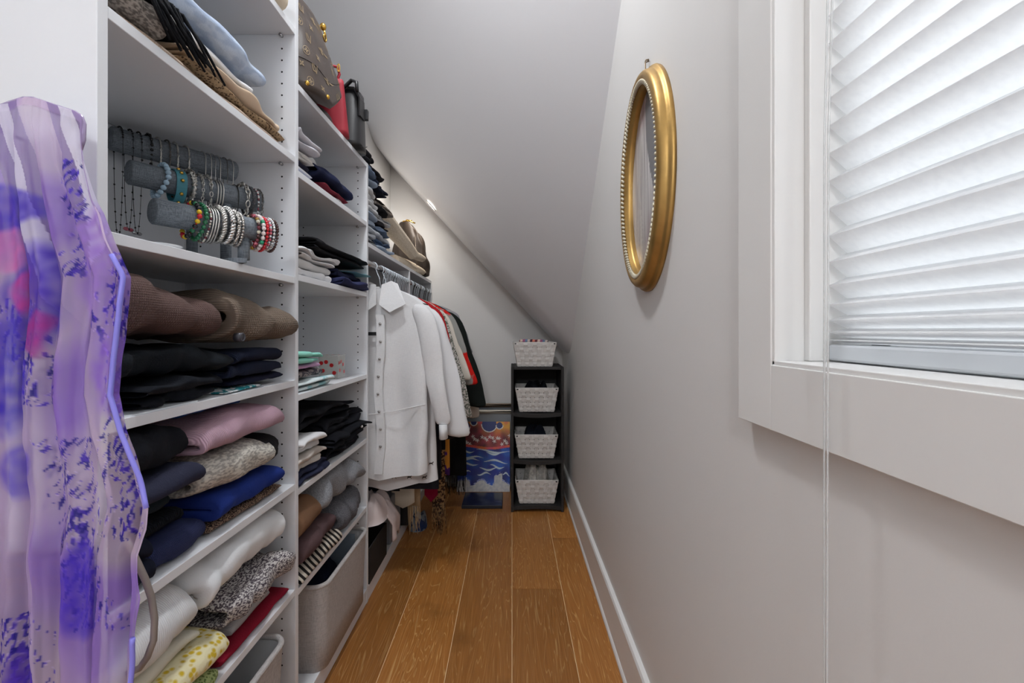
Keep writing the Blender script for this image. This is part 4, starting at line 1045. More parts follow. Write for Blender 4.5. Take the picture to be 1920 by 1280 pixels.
for j in range(JJ):
    for i in range(n): ff.append((j * n + i, j * n + (i + 1) % n, (j + 1) * n + (i + 1) % n, (j + 1) * n + i))
ff += [tuple(range(n))[::-1], tuple(JJ * n + i for i in range(n))]
mesh('body', vv, ff, mat('brown_satin', rgb(50, 40, 32), .58, bump=.5, bscale=45, spec=.3), bs, sub=1)
mb = MB(); mb.tube([(-.05, -.02, .382), (-.01, .0, .390), (.03, .01, .376)], .005, 8); mb.tube([(-.03, -.01, .394), (.01, .0, .392)], .004, 8); mb.build('clip', M_gold, bs)
mb = MB(); mb.tube([(.04, -.06, .27), (.06, -.088, .14), (.066, -.088, .03)], .0022, 6); mb.build('drawstring', mat('brown_cord', rgb(96, 82, 68), .5), bs)
heap('straw_hat', 'pale beige knitted hat behind the jeans pile on the top shelf', 'hat', (-.83, 2.52, CZ + S), .05, .07, .29, K('beige_hat', 200, 184, 156), 77, fold=.1, N=24)
# ------------------------------------------------------------------ clothes on hangers
def hanger(y, xc, m_, label, group, w=.185, wire=.0022, drop=.07):
    t = empty('coat_hanger', (XRD, y, ZRD), label, 'hanger', group)
    dx = xc - XRD; hk = []
    for i in range(17):
        a = math.radians(200 - 250 * i / 16); hk.append((.0168 * math.cos(a), 0, -.003 + .0168 * math.sin(a)))
    hk += [(.006 + dx * .3, 0, -.030), (dx * .8, 0, -.055), (dx, 0, -.104)]
    mb = MB(); mb.tube(hk, wire, 6); mb.build('hook', m_[0], t)
    mb = MB(); mb.tube([(dx - w, 0, -.112 - drop), (dx - w * .5, 0, -.112 - drop * .5), (dx, 0, -.106), (dx + w * .5, 0, -.112 - drop * .5), (dx + w, 0, -.112 - drop)], wire * 1.1, 8); mb.build('arms', m_[1], t)
    return t
def lin(a, b_, t): return a + (b_ - a) * t
def garment(name, label, cat, y, xc, mt, half=.20, length=.62, thick=.028, sleeve=.55, sl_out=.07, sr=(.062, .045), bodyw=(.235, .25), seed=0, flare=0.0, group=None, ztop=None, open_=False, cuff=None, hem=0.0, fa=.45):
    """a garment hanging with its front toward the camera: lofted body and two hanging sleeves"""
    zt = ztop if ztop is not None else ZRD - .100
    t = empty(name, (xc, y, zt), label, cat, group)
    n = 40; J = 26; V = []; F = []; sd = seed * 4.7
    for j in range(J + 1):
        v = j / J; z = -length * v
        s = min(1.0, v / .11)
        if v < .11: hw = lin(.055, half, s ** .8); 
        else: hw = lin(half, bodyw[0], min(1, (v - .11) / .25)); hw = lin(hw, bodyw[1] + flare, max(0, (v - .36) / .64))
        th = max(.011, thick * (.45 + .55 * min(1, v / .25))); z0 = z if v > .11 else -length * .11 * s ** 1.15
        for i in range(n):
            a = 2 * math.pi * i / n; cx, cy = sup(a, .62)
            px = hw * cx
            fold = fa * (.012 * math.sin(px * 38 + sd) + .016 * nz(px * 14 + sd, v * 2.2, sd)) * min(1, v * 1.6) + .003 * nz(px * 30, v * 14, sd) + (fa > .5) * (.005 * abs(nz(px * 16 + 2 * v, v * 7, sd + 3)) + .003 * nz(px * 60, v * 30, sd) + .006 * math.sin(px * 70 + 5 * v) * max(0, v - .3))
            py = th * cy * (.75 + .25 * math.cos(a * 2)) + fold
            V.append((px + .006 * nz(v * 8 + sd, cx, sd), py, z0 + (hem * (1 - abs(cx)) * -1 if j == J else 0)))
    for j in range(J):
        for i in range(n): F.append((j * n + i, (j + 1) * n + i, (j + 1) * n + (i + 1) % n, j * n + (i + 1) % n))
    mesh('body', V, F, mt, t)
    for sgn in (1, -1):
        if not sleeve: break
        pts = []; rad = []
        for k in range(15):
            u = k / 14
            x = sgn * (half - .035 + ((sl_out if sgn > 0 else -.03) + .045) * (u ** .8)); yy = -.006 - .012 * math.sin(u * 3) + .010 * nz(u * 3, sd, sgn)
            z = -length * .085 - sleeve * u
            pts.append((x, yy, z)); r_ = lin(sr[0], sr[1], u) * (1 + .10 * nz(u * 9 + sd, sgn * 3, 1))
            if k == 0: r_ *= .55
            if k == 14 and not cuff: r_ *= .96
            rad.append(r_)
        vv = []; ff = []; q = 18
        for k, (p, r_) in enumerate(zip(pts, rad)):
            for i in range(q):
                a = 2 * math.pi * i / q
                w = 1 + .10 * math.sin(3 * a + k * .7 + sd) + .12 * nz(k * .8 + sd, 2 * math.cos(a), 2 * math.sin(a))
                vv.append((p[0] + r_ * math.cos(a) * w, p[1] + r_ * (.42 if fa > .5 else .30) * math.sin(a) * w, p[2] - .25 * r_ * math.cos(a) * sgn * (1 - k / 14)))
        for k in range(14):
            for i in range(q): ff.append((k * q + i, (k + 1) * q + i, (k + 1) * q + (i + 1) % q, k * q + (i + 1) % q))
        ff.append(tuple(range(q))); ff.append(tuple(14 * q + i for i in range(q))[::-1])
        so = mesh('sleeve', vv, ff, mt, t, sub=1)
        if cuff:
            mb = MB(); p = pts[-1]; r_ = rad[-1]
            mb.tube([(p[0], p[1], p[2] + .006), (p[0] + sgn * .002, p[1], p[2] - .055)], [r_ * .94, r_ * .98], 20, flat=.55); mb.build('cuff', cuff, so)
            if sgn == 1:
                mb = MB()
                for dz in (.018, .038): mb.tube([(p[0] - r_ * .2, p[1] - r_ * .50, p[2] - dz), (p[0] - r_ * .2, p[1] - r_ * .62, p[2] - dz)], .0062, 12)
                mb.build('cuff_buttons', M_btn, so)
    return t
M_btn = mat('shell_button', rgb(164, 160, 158), .3)
M_lin = K('white_linen', 228, 228, 229, 'linen', .12, col2=rgb(219, 219, 221))
M_dark = (M_blackpl, M_blackpl); M_wh = (M_wire, mat('white_plastic', rgb(222, 216, 206), .4)); M_bk = (M_wire, M_blackpl)
G1 = 'coat hangers on the first rod'; G2 = 'coat hangers on the second rod'
# white linen shirt in front
YS = 1.985
sx = -.572
hanger(YS, sx, (M_wire, M_blackpl), 'black coat hanger inside the white linen shirt', None, w=.205, drop=.06)
sh1 = garment('linen_shirt', 'white linen button shirt hanging first on the rod', 'shirt', YS, sx, M_lin, half=.212, length=.80, thick=.030, sleeve=.53, sl_out=.050, sr=(.052, .034), bodyw=(.200, .205), seed=1, cuff=M_lin, hem=.03, fa=.9)
# placket and buttons
mb = MB()
def shirt_y(z): return -.031 - .002 * math.sin(z * 20)
V = []; F = []
for i in range(24):
    z = -.115 - .685 * i / 23; x = .004 + .006 * math.sin(i * .45) + .003 * nz(i * .6, 0, 0)
    V += [(x - .018, shirt_y(z) - .004, z), (x + .018, shirt_y(z) - .007, z), (x + .018, shirt_y(z) + .010, z), (x - .018, shirt_y(z) + .010, z)]
for i in range(23):
    for k in range(4): F.append((i * 4 + k, i * 4 + (k + 1) % 4, (i + 1) * 4 + (k + 1) % 4, (i + 1) * 4 + k))
F += [(0, 1, 2, 3), (95, 94, 93, 92)]
pk = mesh('placket', V, F, M_lin, sh1, smooth=False)
for i in range(8):
    z = -.155 - .075 * i; x = .004 + .006 * math.sin((-(z + .115) / .685 * 23) * .45)
    mb = MB(); mb.tube([(x, shirt_y(z) - .0045, z), (x, shirt_y(z) - .0095, z)], .0058, 14); mb.build('button', M_btn, pk)
# collar: two leaves and the stand
def leaf(sgn):
    pts = [(.012 * sgn, -.030, .012), (.050 * sgn, -.016, .030), (.075 * sgn, -.002, .018), (.118 * sgn, -.044, -.072), (.052 * sgn, -.052, -.108), (.006 * sgn, -.046, -.075)]
    if sgn < 0: pts = pts[::-1]
    m = MB(); m.add(pts, [tuple(range(6))]); o = m.build('collar', M_lin, sh1, smooth=False)
    s = o.modifiers.new('solid', 'SOLIDIFY'); s.thickness = .004
leaf(1); leaf(-1)
mb = MB(); mb.tube([(.058 * math.cos(math.radians(a)), .006 + .022 * math.sin(math.radians(a)), .004) for a in range(-30, 211, 20)], .016, 8, flat=.35); mb.build('collar_stand', M_lin, sh1)
mb = MB(); mb.box(-.175, .01, -.036, -.032, -.205, -.190); mb.build('hanger_bar_shadow', M_blackpl, sh1, smooth=False).name = 'bar_shadow'  # black strip stands for the shadow of the hanger bar on the shirt
mb = MB(); mb.tube([(-.20, -.035, -.55), (-.05, -.037, -.545), (.06, -.037, -.53), (.20, -.033, -.50)], .0022, 6); mb.build('waist_seam', M_lin, sh1)
# white shirt with small black horses right behind it
YS2 = 2.09
hanger(YS2, -.575, M_bk, 'black coat hanger inside the horse print shirt', None, drop=.06)
hs = garment('printed_shirt', 'white shirt with small black horses hanging behind the linen one', 'shirt', YS2, -.565, K('soft_white', 222, 222, 224, bump=.2), half=.215, length=.865, thick=.026, sleeve=.60, sl_out=.098, sr=(.056, .058), bodyw=(.205, .222), seed=2, hem=.05, fa=.6)
mb = MB()
def horse(cx, cz, s, y=-.040):
    body = [(-1, .2), (-.6, .45), (.5, .4), (.9, .95), (1.35, .85), (1.2, .55), (.9, .45), (.75, -.1), (1.1, -.7), (.9, -.75), (.5, -.15), (-.5, -.15), (-.9, -.8), (-1.1, -.7), (-.8, 0)]
    mb.add([(cx + s * x, y, cz + s * z) for x, z in body], [tuple(range(len(body)))])
rnd = random.Random(4)
for i in range(3):
    for k in range(6):
        mb = MB(); horse(-.17 + .068 * k + (.03 if i % 2 else 0), -.845 + .062 * i, .0095); mb.build('horse_print', G['black'], hs, smooth=False)
for dx, dz in ((.262, -.60), (.25, -.55)):
    mb = MB(); horse(dx, dz, .0095, -.062); mb.build('horse_print', G['black'], hs, smooth=False)
# the rest of the first rod
row1 = [(2.15, 'blouse', 'black silk blouse hanging behind the horse print shirt', 'blouse', K('black_silk', 26, 27, 34, rough=.6), .20, .93, .62, .075, (.06, .05)),
        (2.194, 'jacket', 'black knit jacket with narrow lapels on the first rod', 'jacket', K('black_knit_j', 32, 30, 32), .20, .90, .60, .10, (.062, .05)),
        (2.2455, 'tunic', 'dark brown tunic hanging in the middle of the first rod', 'tunic', K('dark_brown_c', 50, 40, 38), .198, .72, .50, .07, (.055, .045)),
        (2.312, 'cardigan', 'red cardigan squeezed between the dark garments', 'cardigan', K('red_c', 172, 34, 40), .205, .60, .42, .06, (.055, .045)),
        (2.36, 'blouse', 'black blouse hanging beside the red cardigan', 'blouse', K('black_c3', 26, 26, 30), .20, .80, .52, .07, (.055, .045)),
        (2.42, 'blouse', 'white and grey leaf patterned blouse with narrow sleeves', 'blouse', K('leaf_print', 206, 200, 194, 'blotch', .2, 300, vscale=120, col2=rgb(104, 108, 98)), .205, .62, .60, .135, (.045, .036)),
        (2.49, 'shirt', 'cream shirt hanging beside the poppy blouse', 'shirt', K('cream_shirt', 214, 206, 194), .205, .66, .40, .12, (.05, .042)),
        (2.56, 'blouse', 'grey blouse printed with large red poppies', 'blouse', K('poppy_print', 204, 34, 28, 'blotch', .2, 300, vscale=9, col2=rgb(150, 150, 146)), .21, .60, .44, .125, (.062, .055))]
for i, (y, nm, lab, cat, m_, hf, ln, sl, so, sr) in enumerate(row1):
    hanger(y, -.60, M_wh if i % 3 == 2 else M_bk, 'wire hooked hanger holding the ' + lab.split(' hanging')[0].split(' with')[0].split(' squeezed')[0].split(' on ')[0], G1)
    garment('hanging_' + nm, lab, cat, y, -.595 + .006 * (i % 2), m_, half=hf, length=ln, sleeve=sl, sl_out=so, sr=sr, seed=10 + i, thick=.014, fa=.25)
BARE1 = ((2.125, 'between the horse print shirt and the black silk blouse'), (2.175, 'between the black silk blouse and the black knit jacket'), (2.225, 'between the black knit jacket and the brown tunic'), (2.275, 'between the brown tunic and the red cardigan'), (2.33, 'behind the red cardigan'), (2.39, 'before the leaf patterned blouse'), (2.455, 'between the leaf patterned blouse and the cream shirt'), (2.525, 'between the cream shirt and the poppy blouse'), (2.60, 'between the poppy blouse and the divider panel'))
for y, where in BARE1:
    hanger(y, -.602, M_bk, 'bare wire hanger ' + where, 'bare hangers on the first rod', w=.18)
row2 = [(2.73, 'jacket', 'dark red jacket first on the far rod', 'jacket', K('dark_red_j', 150, 32, 38), .20, .60, .40, .06, (.055, .05)),
        (2.80, 'jacket', 'black bomber jacket with ribbed cuffs on the far rod', 'jacket', K('black_green_j', 28, 33, 31), .215, .66, .60, .165, (.078, .058)),
        (2.90, 'shirt', 'cream shirt with sleeve below the black bomber jacket', 'shirt', K('cream_s2', 196, 188, 178), .205, .74, .68, .13, (.055, .05)),
        (3.00, 'coat', 'black long coat hanging on the far rod', 'coat', K('black_coat', 24, 24, 28), .20, 1.0, .56, .08, (.06, .05)),
        (3.14, 'blouse', 'grey satin blouse last on the far rod', 'blouse', K('grey_satin', 150, 150, 156, rough=.5), .20, .5, .3, .07, (.05, .05))]
for i, (y, nm, lab, cat, m_, hf, ln, sl, so, sr) in enumerate(row2):
    hanger(y, -.60, M_wh if i != 4 else M_dark, 'hanger holding the ' + lab.split(' first')[0].split(' with')[0].split(' hanging')[0].split(' last')[0], G2)
    garment('hanging_' + nm, lab, cat, y, -.595, m_, half=hf, length=ln, sleeve=sl, sl_out=so, sr=sr, seed=30 + i, thick=.016, fa=.3)
BARE2 = ((2.70, 'between the divider panel and the dark red jacket'), (2.765, 'between the dark red and the black bomber jacket'), (2.85, 'just behind the black bomber jacket'), (2.95, 'between the cream shirt and the black long coat'), (3.05, 'just behind the black long coat'), (3.10, 'before the grey satin blouse'), (3.19, 'just behind the grey satin blouse'), (3.24, 'second behind the grey satin blouse'), (3.29, 'closest to the end panel'))
for i, (y, where) in enumerate(BARE2):
    hanger(y, -.602, M_dark if i % 2 else M_wh, ('bare dark hanger ' if i % 2 else 'bare pale hanger ') + where, 'bare hangers on the far rod', w=.18)
# long pieces that reach below the shirts
def drape(name, label, cat, y, x0, x1, ztop, zbot, m_, seed=0, thick=.010, point=0.0, fringe=None, folds=60):
    t = empty(name, ((x0 + x1) / 2, y, ztop), label, cat)
    n = 24; J = 16; V = []; F = []; hw = (x1 - x0) / 2; L_ = ztop - zbot; sd = seed * 2.9
    for j in range(J + 1):
        v = j / J
        for i in range(n):
            a = 2 * math.pi * i / n; cx, cy = sup(a, .6); px = hw * cx * (.72 + .28 * v)
            py = thick * cy + .004 * math.sin(px * folds + sd) * v + .003 * nz(px * 20, v * 3, sd)
            V.append((px, py, -L_ * v + (point * (1 - abs(cx)) * -1 if j == J else 0)))
    for j in range(J):
        for i in range(n): F.append((j * n + i, (j + 1) * n + i, (j + 1) * n + (i + 1) % n, j * n + (i + 1) % n))
    F += [tuple(range(n)), tuple(J * n + i for i in range(n))[::-1]]
    mesh('cloth', V, F, m_, t)
    if fringe:
        mb = MB(); rnd = random.Random(seed)
        for i in range(fringe[0]):
            px = -hw * .9 + 1.8 * hw * i / (fringe[0] - 1)
            mb.tube([(px, 0, -L_ + .004), (px + rnd.uniform(-.006, .006), rnd.uniform(-.01, .01), -L_ - fringe[1] * .5), (px + rnd.uniform(-.012, .012), rnd.uniform(-.014, .01), -L_ - fringe[1] * rnd.uniform(.8, 1))], [.0022, .002, .0012], 5)
        mb.build('fringe', m_, t, kind='stuff')
    return t
zt = ZRD - .35
drape('hanging_trousers', 'cream wide trousers hanging below the shirts beside the black bin', 'trousers', 2.337, -.62, -.50, zt, CZ - .88, K('cream_trousers', 206, 200, 186), 1, .006, point=.03)
drape('hanging_scarf', 'navy and cream striped scarf end below the shirts', 'scarf', 2.337, -.485, -.43, zt, CZ - .79, K('navy_cream', 206, 198, 180, 'stripe', .2, 9, col2=rgb(36, 44, 62)), 2, .004)
drape('crimson_scarf', 'crimson scarf hanging to a point below the shirts', 'scarf', 2.391, -.46, -.39, zt, CZ - .86, K('crimson', 140, 18, 60), 3, .004, point=.04)
drape('hanging_scarf', 'brown leopard scarf with long fringe reaching the floor', 'scarf', 2.456, -.43, -.36, zt, CZ - .93, K('leopard', 150, 118, 84, 'blotch', .3, 300, vscale=70, col2=rgb(56, 40, 32)), 4, .004, fringe=(16, .17))
drape('hanging_scarf', 'beige scarf with knotted fringe beside the leopard one', 'scarf', 2.391, -.55, -.48, zt, CZ - .92, K('beige_fringe', 176, 150, 118), 5, .004, fringe=(12, .15))
drape('hanging_scarf', 'purple and gold silk scarf below the white sleeve', 'scarf', 2.527, -.40, -.345, zt, CZ - .80, K('purple_gold', 84, 48, 120, 'blotch', .2, 300, vscale=18, col2=rgb(206, 140, 60)), 6, .004)
drape('hanging_skirt', 'black skirt with fringe hanging by the wave painting', 'skirt', 2.72, -.42, -.27, ZRD - .4, CZ - .86, K('black_fringe', 20, 20, 23), 7, .018, fringe=(22, .13))
drape('hanging_dress', 'dark navy dress hanging behind the cream trousers', 'dress', 2.276, -.78, -.56, zt, CZ - .80, K('dark_dress', 28, 30, 40), 8, .005)
drape('hanging_dress', 'long black dress hanging near the closet end', 'dress', 2.612, -.66, -.36, zt, CZ - .83, K('black_dress', 22, 22, 26), 9, .02)

# ------------------------------------------------------------------ floor level of the hanging section
zb = BOT + PT
bn = empty('storage_bin', (-.745, 2.03, zb), 'black fabric bin on the bottom shelf next to the tower', 'bin')
mb = MB(); M_bin = mat('black_bin', rgb(30, 28, 28), .8, bump=.2, bscale=500)
for (a, b_, c, d, e, f_) in ((-.15, .15, -.13, -.125, .001, .15), (-.15, .15, .125, .13, .001, .15), (-.15, -.145, -.125, .125, .001, .15), (.145, .15, -.125, .125, .001, .15), (-.145, .145, -.125, .125, .001, .006)):
    mb.box(a, b_, c, d, e, f_)
mb.build('walls', M_bin, bn, smooth=False)
heap('clothes_heap', 'charcoal and navy clothes heaped in the black bin', 'clothes', (-.765, 2.03, zb + .03), .112, .106, .155, K('charcoal_heap', 66, 68, 78), 61, N=34, fold=.35)
pc_ = heap('knit_throw', 'pale pink throw crumpled over the black bin', 'throw', (-.665, 2.09, zb + .21), .105, .13, .115, K('pale_pink', 216, 202, 200, bump=.2), 62, fold=.5, fs=14, N=50)
mb = MB(); V = []; F = []
for i in range(14):
    v = i / 13
    for k in range(9):
        u = k / 8 - .5
        V.append((.075 + .045 * min(1, v * 2.2) + .008 * math.sin(u * 20 + v * 2), .02 + u * .11 * (1 - .25 * v) + .03 * v, .05 - .155 * v + .02 * math.cos(u * 5)))
for i in range(13):
    for k in range(8): F.append((i * 9 + k, i * 9 + k + 1, (i + 1) * 9 + k + 1, (i + 1) * 9 + k))
o = mesh('hanging_end', V, F, K('pale_pink', 216, 202, 200), pc_); s = o.modifiers.new('solid', 'SOLIDIFY'); s.thickness = .008
gb2 = box('storage_box', -.86, -.60, 2.25, 2.45, zb + .001, zb + .23, mat('grey_blue_box', rgb(120, 126, 134), .7), label='grey blue lidded box on the bottom shelf behind the pink throw', cat='box', bevel=.006)
hb = empty('small_bag', (-.63, 2.52, zb), 'small black bag with a tan side on the bottom shelf', 'handbag')
box('body', -.09, .07, -.055, .055, .001, .13, M_bl, hb, .012); box('tan_side', .071, .075, -.05, .02, .02, .11, mat('tan_leather', rgb(150, 84, 44), .5), hb, .002)
mb = MB(); mb.tube([(.0, -.04, .13), (.01, -.03, .19), (.01, .03, .19), (.0, .04, .13)], .006, 8); mb.build('handle', M_bl, hb)
heap('cloth_heap', 'blue and white cloth lying at the foot of the fringed scarves', 'cloth', (-.535, 2.60, .0), .05, .07, .09, K('blue_white', 40, 56, 92, 'blotch', .3, 300, vscale=22, col2=rgb(120, 130, 140)), 64, N=30)

# ------------------------------------------------------------------ black cube tower with woven baskets at the far end
tw = empty('cube_shelf', (.157, 2.965, 0), 'black fabric cube tower with three open cells', 'shelf')
M_cube = mat('black_fabric_board', rgb(38, 36, 36), .75, bump=.2, bscale=500)
HX, HY, HT = .163, .155, .897
def tbx(nm, a, b_, c, d, e, f_, bev=.003): return box(nm, a, b_, c, d, e, f_, M_cube, tw, bev)
tbx('side_panel', -HX, -HX + .016, -HY, HY, 0, HT); tbx('side_panel', HX - .016, HX, -HY, HY, 0, HT)
tbx('back_panel', -HX + .016, HX - .016, HY - .008, HY, 0, HT)
tbx('top_panel', -HX + .0165, HX - .0165, -HY, HY - .008, HT - .018, HT)
zc = [.012, .302, .592]
for k, z0 in enumerate(zc):
    V = []; F = []; n = 12
    for i in range(n + 1):
        u = i / n; x = -HX + .0165 + (2 * HX - .033) * u; sag = -.010 * math.sin(math.pi * u) * (1 if k else -.8)
        for (yy, zz) in ((-HY, z0 + sag), (-HY, z0 + .022 + sag), (HY - .008, z0 + .022), (HY - .008, z0)): V.append((x, yy, zz))
    for i in range(n):
        for q in range(4): F.append((i * 4 + q, i * 4 + (q + 1) % 4, (i + 1) * 4 + (q + 1) % 4, (i + 1) * 4 + q))
    F += [(0, 1, 2, 3), tuple(n * 4 + q for q in (3, 2, 1, 0))]
    mesh('shelf', V, F, M_cube, tw, smooth=False)
M_strip = mat('white_strap', rgb(214, 210, 206), .75, bump=.3, bscale=700, var=.08, vscale=60)
NC, NR = 9, 5
BW, BD, BHt, TP = .265, .24, .150, .026
def wall_strips(t, shared):
    """four tapering woven walls; every strap is its own piece"""
    def wallpt(side, u, z, off):
        k = TP * (z / BHt - 1)              # narrower toward the bottom
        wx, wy = BW / 2 + k + off, BD / 2 + k * .8 + off
        if side == 0: return ((2 * u - 1) * (BW / 2 + k), -wy, z)
        if side == 1: return (wx, (2 * u - 1) * (BD / 2 + k * .8), z)
        if side == 2: return ((1 - 2 * u) * (BW / 2 + k), wy, z)
        return (-wx, (1 - 2 * u) * (BD / 2 + k * .8), z)
    for side in range(4):
        for c in range(NC):
            key = ('v', side, c)
            if key not in shared:
                V = []; F = []; seg = NR * 2
                for i in range(seg + 1):
                    z = BHt * i / seg; cell = min(NR - 1, int(i / 2)); off = .0022 * math.cos(math.pi * i / 2 + math.pi * c) if 0 < i < seg else 0
                    off = .0024 * math.sin(math.pi * (i / 2)) * (1 if c % 2 else -1) if False else (.0036 if ((i // 2 + c) % 2 == 0) else -.0036) * (1 if i % 2 else 0)
                    V += [wallpt(side, (c + .07) / NC, z, off), wallpt(side, (c + .93) / NC, z, off)]
                for i in range(seg): F.append((2 * i, 2 * i + 1, 2 * i + 3, 2 * i + 2))
                shared[key] = (V, F)
        for r_ in range(NR):
            key = ('h', side, r_)
            if key not in shared:
                V = []; F = []; seg = NC * 2
                for i in range(seg + 1):
                    off = (-.0036 if ((r_ + i // 2) % 2 == 0) else .0036) * (1 if i % 2 else 0)
                    V += [wallpt(side, i / seg, BHt * (r_ + .08) / NR, off), wallpt(side, i / seg, BHt * (r_ + .92) / NR, off)]
                for i in range(seg): F.append((2 * i, 2 * i + 1, 2 * i + 3, 2 * i + 2))
                shared[key] = (V, F)
SHARED = {}; SMESH = {}
def woven(label, loc, rz=0.0):
    t = empty('woven_basket', loc, label, 'basket', None, rz)
    if not SHARED: wall_strips(t, SHARED)
    for key, (V, F) in SHARED.items():
        if key not in SMESH:
            o = mesh('strap', V, F, M_strip, t, smooth=False); s = o.modifiers.new('solid', 'SOLIDIFY'); s.thickness = .0016; s.offset = 0
            SMESH[key] = o
        else:
            o = SMESH[key].copy(); COL.objects.link(o); o.parent = t
    mb = MB()
    k = 0; wx, wy = BW / 2, BD / 2
    mb.tube([(-wx, -wy, BHt), (wx, -wy, BHt), (wx, wy, BHt), (-wx, wy, BHt)], .0032, 6, closed=True); mb.build('rim', mat('white_rim', rgb(222, 220, 216), .5), t)
    for sx_ in (-1, 1):
        mb = MB(); mb.box(sx_ * (wx - .012) - .005, sx_ * (wx - .012) + .005, -wy - .0035, -wy + .002, BHt - .011, BHt - .004); mb.build('corner_clip', M_blackpl, t, smooth=False)
    k = TP * -1
    mb = MB(); mb.box(-(BW / 2 + k) + .004, BW / 2 + k - .004, -(BD / 2 + k * .8) + .004, BD / 2 + k * .8 - .004, .0015, .0035); mb.build('bottom', M_strip, t, smooth=False)
    return t
yb_ = 2.965 - HY + .012 + BD / 2
woven('woven white strap basket standing on top of the cube tower', (.142, yb_ - .012, HT + .001))
woven('woven white strap basket in the top cell, filled with black cloth', (.155, yb_, zc[2] + .0225))
woven('woven white strap basket in the middle cell, filled with dark cloth', (.152, yb_, zc[1] + .0225))
woven('woven white strap basket in the bottom cell under a cream throw', (.155, yb_, zc[0] + .0305))
folded('rolled_scarf', 'zigzag multicolour knit scarf rolled in the topmost basket', 'scarf', 0, .2, 0, .055, K('zigzag_scarf', 150, 110, 130), xf=.055, dep=.11, n=2, seed=201, amp=.004)
rs_ = bpy.data.objects['rolled_scarf']; rs_.location = (.14, yb_, HT + .115); rs_.rotation_euler = (0, 0, math.pi / 2)
zm = bpy.data.materials.new('zigzag'); zm.use_nodes = True; N_ = zm.node_tree.nodes; L_ = zm.node_tree.links
tc_ = N_.new('ShaderNodeTexCoord'); sp_ = N_.new('ShaderNodeSeparateXYZ'); L_.new(tc_.outputs['Object'], sp_.inputs[0])
pg_ = N_.new('ShaderNodeMath'); pg_.operation = 'PINGPONG'; pg_.inputs[1].default_value = .012; L_.new(sp_.outputs['X'], pg_.inputs[0])
ad_ = N_.new('ShaderNodeMath'); ad_.operation = 'MULTIPLY_ADD'; ad_.inputs[1].default_value = .8; L_.new(pg_.outputs[0], ad_.inputs[0]); L_.new(sp_.outputs['Y'], ad_.inputs[2])
mu_ = N_.new('ShaderNodeMath'); mu_.operation = 'MULTIPLY'; mu_.inputs[1].default_value = 9.0; L_.new(ad_.outputs[0], mu_.inputs[0])
fr_ = N_.new('ShaderNodeMath'); fr_.operation = 'FRACT'; L_.new(mu_.outputs[0], fr_.inputs[0])
rp_ = N_.new('ShaderNodeValToRGB'); rp_.color_ramp.interpolation = 'CONSTANT'; el = rp_.color_ramp.elements
for i, (p, c_) in enumerate(((0, (206, 120, 100)), (.14, (70, 40, 56)), (.28, (196, 180, 170)), (.42, (96, 120, 150)), (.56, (150, 84, 116)), (.70, (216, 190, 176)), (.85, (110, 52, 60)))):
    e_ = el[i] if i < 2 else el.new(p); e_.position = p; e_.color = rgb(*c_)
L_.new(fr_.outputs[0], rp_.inputs['Fac']); L_.new(rp_.outputs['Color'], N_['Principled BSDF'].inputs['Base Color']); N_['Principled BSDF'].inputs['Roughness'].default_value = .9
rs_.data.materials.clear(); rs_.data.materials.append(zm)
for k, (z, cm, lab, hh) in enumerate(((zc[2] + .03, K('black_heap', 18, 19, 24), 'black cloth filling the basket in the top cell', .185), (zc[1] + .03, K('ink_heap', 20, 24, 34), 'dark cloth filling the basket in the middle cell', .190), (zc[0] + .04, K('cream_throw', 200, 196, 188, 'blotch', .5, 200, vscale=60, col2=rgb(176, 172, 166)), 'cream woollen throw heaped in the bottom basket', .245))):
    heap('cloth_heap', lab, 'cloth', (.155, yb_, z), .088, .082, hh, cm, 210 + k, N=34, fold=.3, fs=14, pw=5)

# ------------------------------------------------------------------ paintings and frames leaning at the far wall
def lean_panel(name, label, cat, x0, x1, yb, yt, h, th):
    t = empty(name, ((x0 + x1) / 2, yb, 0.001), label, cat); t.rotation_euler = (-math.atan2(yt - yb, h), 0, 0)
    return t
